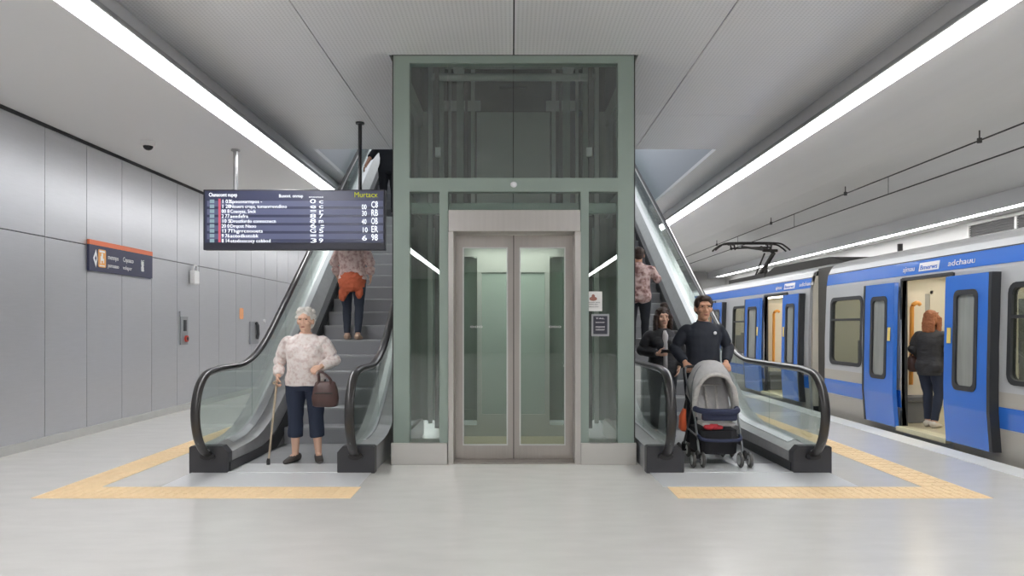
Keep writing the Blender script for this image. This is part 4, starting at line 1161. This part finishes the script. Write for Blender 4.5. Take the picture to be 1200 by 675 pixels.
# overhead wires
o = empty('overhead_wire', 'dark upper overhead wire with short hangers under the track ceiling', 'overhead wire', (6.0, 5, 3.8))
b = B(); cyl(b, (6.0, -20, 3.8), (6.0, 30, 3.8), .011, 8); obj('wire', b, M_wire, o)
for yv in (5.8, 9.2, 12.9, 16.6, 21):
    b = B(); cyl(b, (6.0, yv, 3.8), (6.0, yv, 4.0), .01, 6); cyl(b, (6.0, yv, 3.77), (6.0, yv, 3.83), .03, 8); obj('hanger', b, M_wire, o)
o = empty('overhead_wire', 'dark lower overhead contact wire above the train roof', 'overhead wire', (6.3, 5, 3.62))
b = B(); cyl(b, (6.3, -20, 3.625), (6.3, 30, 3.625), .011, 8); obj('wire', b, M_wire, o)
b = B()
for yv in (8, 12, 16, 20): cyl(b, (6.3, yv, 3.625), (6.3, yv, 3.95), .005, 6)
obj('hanger', b, M_wire, o)
# vent grille on the track wall
vg = empty('vent_grille', 'long dark slotted vent grille in a pale frame on the wall beyond the train roof', 'vent grille', (9.2, 13.4, 3.1))
VY0, VY1, VZ0, VZ1 = 10.4, 14.4, 3.12, 3.46
b = B(); ringplate(b, [(VY0, VZ0), (VY1, VZ0), (VY1, VZ1), (VY0, VZ1)], [(VY0+.05, VZ0+.04), (VY1-.05, VZ0+.04), (VY1-.05, VZ1-.04), (VY0+.05, VZ1-.04)], 'x', 9.14, 9.199)
box(b, 9.15, 9.199, 13.0, 13.06, VZ0+.04, VZ1-.04); obj('frame', b, M_grf, vg)
b = bx(9.185, 9.198, VY0+.05, VY1-.05, VZ0+.04, VZ1-.04)
for k in range(5): box(b, 9.165, 9.185, VY0+.05, VY1-.05, VZ0+.06+.045*k, VZ0+.08+.045*k)
obj('louvres', b, M_gr, vg)

# ================================================================== PEOPLE
# elderly woman at the foot of the left escalator
lady, LP = person('elderly woman with white curly hair, pink floral sweater and cropped navy trousers, holding a cane',
    (-2.15, 7.47, .008), 0, 1.585,
    dict(j=dict(elR=(-.30, .03, 1.12), wrR=(-.275, -.10, .96), elL=(.315, .03, 1.13), wrL=(.215, -.16, 1.07),
                pel=(0, 0, .93), chest=(0, .0, 1.29), anR=(-.115, .0, .085), anL=(.135, .03, .085), knR=(-.108, -.02, .49), knL=(.118, -.01, .49), ftR=(-.35, -1, 0), ftL=(.35, -1, 0)),
         handR=dict(d=(-.1, -.45, -.85), n=(.9, 0, -.3), a=(.2, -.85, .3), curl=1.05),
         handL=dict(d=(-.55, -.75, -.3), n=(-.1, .1, -1), a=(-.5, .5, .5), curl=.95)),
    dict(m=M_knit, name='sweater', hem=.85, add=.03, sleeve=.93, cuff=.034, collar=.05), dict(m=M_navyp, end=.52, r=.083, add=.02), M_shoe, hair_curly(M_hairw), M_skin, wide=1.16, bust=.035, belly=.045, vox=.0052)
b = B()
hw = V((-2.15, 7.47, .008))
s_ = 1.585/1.7
grip = hw + V((-.283, -.145, .89))*s_
sweep(b, [V((-2.475, 7.28, .012)), V((-2.468, 7.285, .1)), grip + V((0, 0, -.06)), grip], [.011, .0105, .012, .012], 10)
cn = empty('walking_cane', 'slim patterned walking cane in the right hand of the white-haired woman', 'cane', (-2.475, 7.28, .008))
obj('shaft', b, M_cane, cn)
b = B(); sweep(b, catmull([grip + V((0, .05, .0)), grip + V((0, .03, .012)), grip + V((0, -.02, .012)), grip + V((0, -.07, .002))], 4), .014, 10); obj('handle', b, M_cane, cn)
b = B(); sweep(b, [(-2.475, 7.28, .008), (-2.475, 7.28, .05), (-2.473, 7.281, .075)], [.019, .019, .014], 12); obj('rubber_tip', b, M_black, cn)
# handbag hanging from her left hand
hb = hw + V((.225, -.245, 1.0))*s_
bag = empty('handbag', 'burgundy leather handbag hanging from the hand of the white-haired woman', 'handbag', (hb.x+.06, hb.y, .62))
bc = V((hb.x+.055, hb.y, .735))
b = B()
loft(b, [((bc.x, bc.y, bc.z-.13), .1, .05, 3), ((bc.x, bc.y, bc.z-.12), .125, .07, 3), ((bc.x, bc.y, bc.z-.04), .135, .078, 3), ((bc.x, bc.y, bc.z+.05), .12, .065, 3), ((bc.x, bc.y, bc.z+.115), .1, .03, 3), ((bc.x, bc.y, bc.z+.125), .085, .018, 3)], 24)
obj('bag_body', b, M_bag, bag, smooth=True)
for dy in (-.03, .03):
    b = B(); sweep(b, catmull([(bc.x-.07, bc.y+dy, bc.z+.09), (bc.x-.065, bc.y+dy*.8, bc.z+.15), (hb.x-.012, hb.y+dy*.3, hb.z+.005), (hb.x+.025, hb.y+dy*.3, hb.z+.01), (bc.x+.045, bc.y+dy*.8, bc.z+.15), (bc.x+.06, bc.y+dy, bc.z+.09)], 5), .0095, 8)
    obj('strap', b, M_bag, bag)
b = B(); sweep(b, [(bc.x-.09, bc.y-.072, bc.z+.01), (bc.x, bc.y-.088, bc.z+.015), (bc.x+.09, bc.y-.072, bc.z+.01)], .006, 6); obj('zip', b, M_dark, bag)

# man with the stroller
MX, MY = 2.15, 8.08
man, _ = person('man in a dark navy sweater with a small white badge, pushing the stroller', (MX, MY, .008), 0, 1.745,
    dict(j=dict(elR=(-.30, .05, 1.13), wrR=(-.235, -.17, .985), elL=(.30, .05, 1.13), wrL=(.205, -.17, .985), anR=(-.11, .1, .085), anL=(.11, -.05, .085), knR=(-.11, .0, .49), knL=(.11, -.07, .49), head=(0, -.03, 1.585)),
         handR=dict(d=(.12, -.8, -.55), n=(.15, -.1, -.95), a=(.95, 0, .1), curl=.95), handL=dict(d=(-.05, -.8, -.55), n=(-.1, -.1, -.95), a=(-.95, 0, .1), curl=.95)),
    dict(m=M_sweat, name='sweater', hem=.84, add=.022, sleeve=.96, collar=.055), dict(m=M_blackc, end=.97, r=.062, add=.018), M_shoe, hair_short(M_hairb), M_skin2, wide=1.08, belly=.03, vox=.0052, drop=.035, hs=1.15)
b = B(); ell(b, (.09, -.165, 1.3), .018, .006, .018, n=12); obj('badge', b, M_signw, man, True)

# woman with the phone
WX, WY = 1.93, 9.2
wom, _ = person('woman with long brown hair and dark jacket looking at a phone behind the stroller man', (WX, WY, .008), .05, 1.64,
    dict(j=dict(elR=(-.27, .03, 1.14), wrR=(-.12, -.21, 1.1), elL=(.27, .03, 1.12), wrL=(.2, -.08, .92)),
         handR=dict(d=(.8, -.55, .1), n=(.2, .2, .9), a=(.1, -.3, .9), curl=.7)),
    dict(m=M_jack, hem=.78, add=.034, sleeve=.97, collar=.055), dict(m=M_blackc, end=.97, r=.05), M_shoe, hair_long(M_hairb, .3, bun=True), M_skin, wide=1.02, bust=.012, vox=.0055)
s_ = 1.64/1.7
b = bx(-.065, .075, -.006, .006, -.036, .036, bev=.004); 
ph = obj('phone', b, M_black, None, loc=(0, 0, 0)); ph.location = (WX-.12*s_+.11, WY-.27, 1.135*s_+.008); ph.rotation_euler = (.9, 0, .1)
setp(ph, 'dark phone held by the woman with long brown hair', 'phone')
b = B(); sweep(b, [(0, -.125, 1.40), (0, -.15, 1.34), (0, -.155, 1.2), (0, -.155, 1.05), (0, -.16, .86)], [(.018, .02), (.04, .02), (.034, .018), (.028, .018), (.028, .018)], 10, fr=((1, 0, 0), (0, 1, 0))); obj('shirt_front', b, mat('shirt_pale', (200, 196, 198), .8), wom, True, True)

# person in the patterned shirt riding up the right escalator
k = 5; PZ = RRUN*RT*k; PY = RYs+RRUN*k+.18
person('person in pink patterned shirt riding up the right escalator, seen from behind', (2.02, PY, PZ), PI-.15, 1.66,
    dict(j=dict(elR=(-.30, .0, 1.18), wrR=(-.28, -.2, 1.32), anR=(-.1, -.05, .085)), handR=dict(curl=.5)),
    dict(m=M_pinkd, name='shirt', hem=.80, add=.03, sleeve=.3), dict(m=M_blackc, end=.97, r=.055), M_shoe, hair_short(M_hairb), M_skin2, wide=1.06, vox=.006, face=False)
# woman with orange jacket on the left escalator
k = 6; LZ = LRUN*LT*k; LY_ = LYs+LRUN*k+.15
w2, _ = person('woman in pale pink blouse with orange jacket round her waist riding up the left escalator', (-2.28, LY_, LZ), PI, 1.62,
    dict(j=dict(elR=(-.27, .02, 1.16), wrR=(-.25, -.1, .96), elL=(.27, .02, 1.16), wrL=(.25, -.1, .96), anR=(-.1, .1, .085), anL=(.1, -.08, .085), knL=(.1, -.08, .49), knR=(-.1, .0, .49))),
    dict(m=M_pinkb, name='blouse', hem=.9, add=.036, sleeve=.85), dict(m=M_jean, end=.96, r=.046), M_shoet, hair_long(M_hairb, .25), M_skin, wide=1.06, vox=.006, face=False)
b = B()
loft(b, [((0, .02, 1.01), .165, .135), ((0, .02, .95), .195, .155), ((0, .03, .86), .205, .17), ((0, .05, .78), .18, .15), ((0, .07, .72), .13, .11)], 20)
for sx, zz in ((-.12, .66), (.08, .7), (.13, .62)): ell(b, (sx, .1, zz+.06), .06, .045, .11)
me = remesh(b, .009, 2)
for v in me.vertices: v.co += noise.noise_vector(v.co*22)*.012
obj('tied_jacket', me, M_orj, w2, True)
# person higher up, dark shirt
k = 17; UZ_ = LRUN*LT*k; UY = LYs+LRUN*k+.15
person('person in a black T-shirt high on the left escalator, resting an arm on the handrail', (-2.33, UY, UZ_), .2, 1.72,
    dict(j=dict(elR=(-.33, .02, 1.13), wrR=(-.42, -.12, .93), elL=(.22, -.02, 1.13), wrL=(.12, -.1, 1.36)), handL=dict(d=(-.2, 0, 1), curl=.5)),
    dict(m=M_blackc, name='shirt', hem=.84, add=.022, sleeve=.05), dict(m=M_blackc, end=.97, r=.058), M_shoe, hair_short(M_hairk), M_skin2, vox=.0065)
# woman boarding the train
TWX, TWY = 5.53, 9.46
tw, _ = person('woman with auburn hair in dark jacket and jeans standing in the train doorway', (TWX, TWY, .087), 2.2, 1.53,
    dict(j=dict(elR=(-.25, .02, 1.14), wrR=(-.2, -.16, 1.02), elL=(.25, .02, 1.14), wrL=(.2, -.16, 1.02), knL=(.07, -.06, .49), anL=(.06, -.03, .085), anR=(-.07, .06, .085))),
    dict(m=M_jack, hem=.76, add=.034, sleeve=.95), dict(m=M_navyp, end=.95, r=.047), M_shoew, hair_long(M_haira, .2), M_skin, wide=1.02, vox=.006, face=False)
bgx, bgy = TWX-.06, TWY+.27
sb = empty('shoulder_bag', 'small dark bag hanging at the side of the woman in the train doorway', 'bag', (bgx, bgy, .82))
b = B(); loft(b, [((bgx, bgy, .80), .06, .05, 3), ((bgx, bgy, .84), .1, .06, 3), ((bgx, bgy, .98), .095, .055, 3), ((bgx, bgy, 1.02), .07, .03, 3)], 18); obj('bag_body', b, M_bag, sb, smooth=True)
b = B(); sweep(b, catmull([(bgx-.06, bgy, 1.0), (bgx-.02, bgy-.03, 1.15), (bgx+.0, bgy-.09, 1.26), (bgx+.04, bgy-.02, 1.15), (bgx+.07, bgy, 1.0)], 5), .01, 8); obj('strap', b, M_black, sb)

# ================================================================== STROLLER
SX, SY = 2.085, 7.42
st = empty('stroller', 'grey folding baby stroller with navy bumper bar pushed by the man in the navy sweater', 'stroller', (SX, SY, .008))
def sp(name, b, m, par=None, smooth=False):
    return obj(name, b, m, par or st, True, smooth)
for s in (-1, 1):
    b = B(); sweep(b, catmull([(s*.215, -.27, .13), (s*.235, -.2, .3), (s*.26, -.05, .56), (s*.262, .12, .74), (s*.25, .3, .9), (s*.225, .37, .965)], 5), .0125, 10); sp('side_tube', b, M_tube)
    b = B(); sweep(b, [(s*.25, .0, .6), (s*.25, .14, .38), (s*.235, .31, .13)], .0125, 10); sp('rear_leg', b, M_tube)
    b = B(); sweep(b, [(s*.235, -.2, .3), (s*.245, .17, .33)], .009, 8); sp('link_bar', b, M_tube)
    b = B(); ell(b, (s*.262, -.02, .58), .02, .035, .035, n=12); sp('hinge', b, M_black)
    for y, yn in ((-.29, 'f'), (.31, 'r')):
        for dx in (-.048, .048):
            b = B(); cx = s*.235+dx
            bmesh.ops.create_cone(b, cap_ends=True, segments=24, radius1=.078, radius2=.078, depth=.03, matrix=Matrix.Translation((cx, y, .08)) @ Matrix.Rotation(PI/2, 4, 'Y'))
            bmesh.ops.bevel(b, geom=[e for e in b.edges if abs((e.verts[0].co-e.verts[1].co).x) < 1e-4], offset=.009, segments=2, affect='EDGES')
            w = sp('wheel', b, M_wheel)
            b = B(); cyl(b, (cx-.018, y, .08), (cx+.018, y, .08), .048, 18); cyl(b, (cx-.021, y, .08), (cx+.021, y, .08), .018, 12); obj('hub', b, M_rail, w, True)
        b = B(); cyl(b, (s*.235-.06, y, .08), (s*.235+.06, y, .08), .012, 10); ell(b, (s*.235, y+(.015 if y < 0 else 0), .125), .024, .028, .05, n=12); sp('wheel_fork', b, M_black)
b = B(); sweep(b, [(-.225, .37, .965), (-.2, .385, .972), (.2, .385, .972), (.225, .37, .965)], .015, 10); sp('handle', b, M_black)
# canopy: arched fabric hood, padded front band
def arch(y, zc, w, h, n=17, lean=0, p=2.4):
    out = []
    for k in range(n):
        a = PI*k/(n-1); c, s_ = math.cos(a), math.sin(a)
        out.append(V((-math.copysign(abs(c)**(2/p), c)*w, y + lean*abs(s_)**(2/p), zc + abs(s_)**(2/p)*h)))
    return out
def shell(arches, th=.008):
    b = B(); R = []
    for A in arches:
        R.append(([b.verts.new(p) for p in A], [b.verts.new(p + V((-p.x*th*4, .004, -th))) for p in A]))
    n = len(arches[0])
    for (A, A2), (D, D2) in zip(R, R[1:]):
        for k in range(n-1):
            b.faces.new((A[k], A[k+1], D[k+1], D[k])); b.faces.new((A2[k], D2[k], D2[k+1], A2[k+1]))
        b.faces.new((A[0], D[0], D2[0], A2[0])); b.faces.new((A[-1], A2[-1], D2[-1], D[-1]))
    for A, A2 in (R[0], R[-1]):
        for k in range(n-1): b.faces.new((A[k], A[k+1], A2[k+1], A2[k]))
    return b
can = sp('canopy', shell([arch(-.06, .56, .258, .37, lean=-.02), arch(.02, .6, .262, .42), arch(.1, .64, .262, .415), arch(.2, .67, .258, .38), arch(.28, .68, .25, .31)]), M_sgrey, None, True)
b = B(); A = arch(-.07, .55, .245, .365, lean=-.02); sweep(b, A, [(.034, .022)]*len(A), 10, fr=None); sp('canopy_band', b, M_sgrey2, can, True)
b = B(); A = arch(-.03, .57, .27, .455, 25, lean=.1); sweep(b, A, .011, 8); sp('canopy_rim', b, M_tube, can, True)
# seat shell
b = B()
pr = []
for k, (y, z, w) in enumerate(((.02, .44, .19), (.06, .56, .2), (.13, .70, .2), (.2, .84, .185), (.24, .93, .14))):
    pr.append(((0, y, z), w))
R = []
for (c, w) in pr:
    R.append([b.verts.new(V((x, c[1]+.05*(1-abs(x/w)**2)*1 - .05 + dy, c[2]))) for dy in (0, .025) for x in ([w*(-1+2*j/8) for j in range(9)] if dy == 0 else [w*(1-2*j/8) for j in range(9)])])
for A, D in zip(R, R[1:]):
    for k in range(18): b.faces.new((A[k], A[(k+1) % 18], D[(k+1) % 18], D[k]))
b.faces.new(R[0]); b.faces.new(R[-1][::-1])
sp('seat_back', b, M_sgrey, None, True)
b = bx(-.19, .19, -.2, .03, .40, .44, bev=.015); sp('seat_base', b, M_sgrey)
for s in (-1, 1):
    b = B(); sweep(b, [(s*.2, .0, .47), (s*.235, .02, .6), (s*.225, .12, .78), (s*.17, .2, .9)], [(.012, .05), (.014, .06), (.014, .06), (.012, .04)], 10, fr=((1, 0, 0), (0, 1, 0))); sp('side_wing', b, M_sgrey2, None, True)
    b = B(); sweep(b, [(s*.07, .13, .78), (s*.06, .06, .62), (s*.05, -.03, .46)], [(.014, .004)]*3, 8, fr=((1, 0, 0), (0, 1, 0))); sp('harness_strap', b, M_sgrey2)
b = B(); sweep(b, [(-.19, .15, .79), (.19, .15, .79)], .006, 8); sp('seat_seam', b, M_sgrey2)
b = B(); sweep(b, catmull([(-.25, -.02, .57), (-.22, -.19, .56), (-.12, -.26, .555), (.12, -.26, .555), (.22, -.19, .56), (.25, -.02, .57)], 5), .03, 12); sp('bumper_bar', b, M_snavy, None, True)
b = bx(-.2, .2, -.25, -.18, .46, .56, bev=.02); sp('seat_front_panel', b, M_snavy)
SXF = True
# basket and footrest
b = B(); loft(b, [((0, .03, .12), .19, .24, 5), ((0, .03, .13), .2, .25, 5), ((0, .02, .28), .215, .27, 5), ((0, .02, .36), .215, .265, 5)], 28); sp('basket', b, M_smesh)
b = B(); sweep(b, catmull([(-.225, -.2, .31), (-.2, -.29, .285), (-.1, -.31, .275), (.1, -.31, .275), (.2, -.29, .285), (.225, -.2, .31)], 5), .017, 10); sp('footrest_bar', b, M_snavy, None, True)
for ch in list(st.children):
    for v in ch.data.vertices:
        v.co.x *= 1 - .13*min(1, max(0, (v.co.z-.15)/.3))
for ch in list(can.children):
    for v in ch.data.vertices: v.co.x *= .87
rb = empty('red_cloth', 'crumpled red cloth lying in the stroller basket below the bumper bar', 'cloth', (SX-.07, SY-.17, .375))
b = B()
for (x, y, z, r) in ((-.1, -.2, .40, .045), (-.05, -.2, .405, .05), (.0, -.19, .40, .04), (-.07, -.13, .40, .06)): ell(b, (SX+x, SY+y, z), r*1.2, r, r*.62)
me = remesh(b, .008, 1)
for v in me.vertices: v.co += noise.noise_vector(v.co*40)*.008
obj('folded_fabric', me, M_redcl, rb)
ob = empty('orange_bag', 'small bright orange bag hanging on the side of the stroller below the hood', 'bag', (SX-.30, SY+.0, .3))
b = B(); loft(b, [((SX-.305, SY+.04, .33), .02, .05, 3), ((SX-.31, SY+.04, .36), .035, .075, 3), ((SX-.31, SY+.04, .48), .03, .07, 3), ((SX-.29, SY+.04, .56), .012, .05, 3)], 18); obj('bag_body', b, M_orbag, ob, smooth=True)
b = B(); sweep(b, catmull([(SX-.29, SY+.02, .55), (SX-.275, SY+.02, .62), (SX-.27, SY+.05, .66), (SX-.29, SY+.06, .55)], 4), .007, 6); obj('strap', b, M_black, ob)

# ================================================================== CAMERA, WORLD, RENDER SETTINGS
w = bpy.data.worlds.new('World'); sc.world = w; w.use_nodes = True
w.node_tree.nodes['Background'].inputs[0].default_value = (.8, .83, .87, 1); w.node_tree.nodes['Background'].inputs[1].default_value = .05
cam = bpy.data.cameras.new('Camera'); co = bpy.data.objects.new('Camera', cam); C.objects.link(co)
co.location = (0, 0, 1.42); co.rotation_euler = (PI/2, 0, 0)
cam.sensor_width = 36; cam.lens = 36*840/1200
cam.shift_y = 44.5/1200
cam.clip_start = .05; cam.clip_end = 200
sc.camera = co
sc.view_settings.view_transform = 'Standard'; sc.view_settings.look = 'None'
sc.view_settings.gamma = 1; sc.view_settings.use_curve_mapping = False
sc.view_settings.exposure = 0
sc.cycles.use_denoising = True
sc.cycles.max_bounces = 12; sc.cycles.diffuse_bounces = 9; sc.cycles.glossy_bounces = 5; sc.cycles.transparent_max_bounces = 20
sc.cycles.sample_clamp_indirect = 8
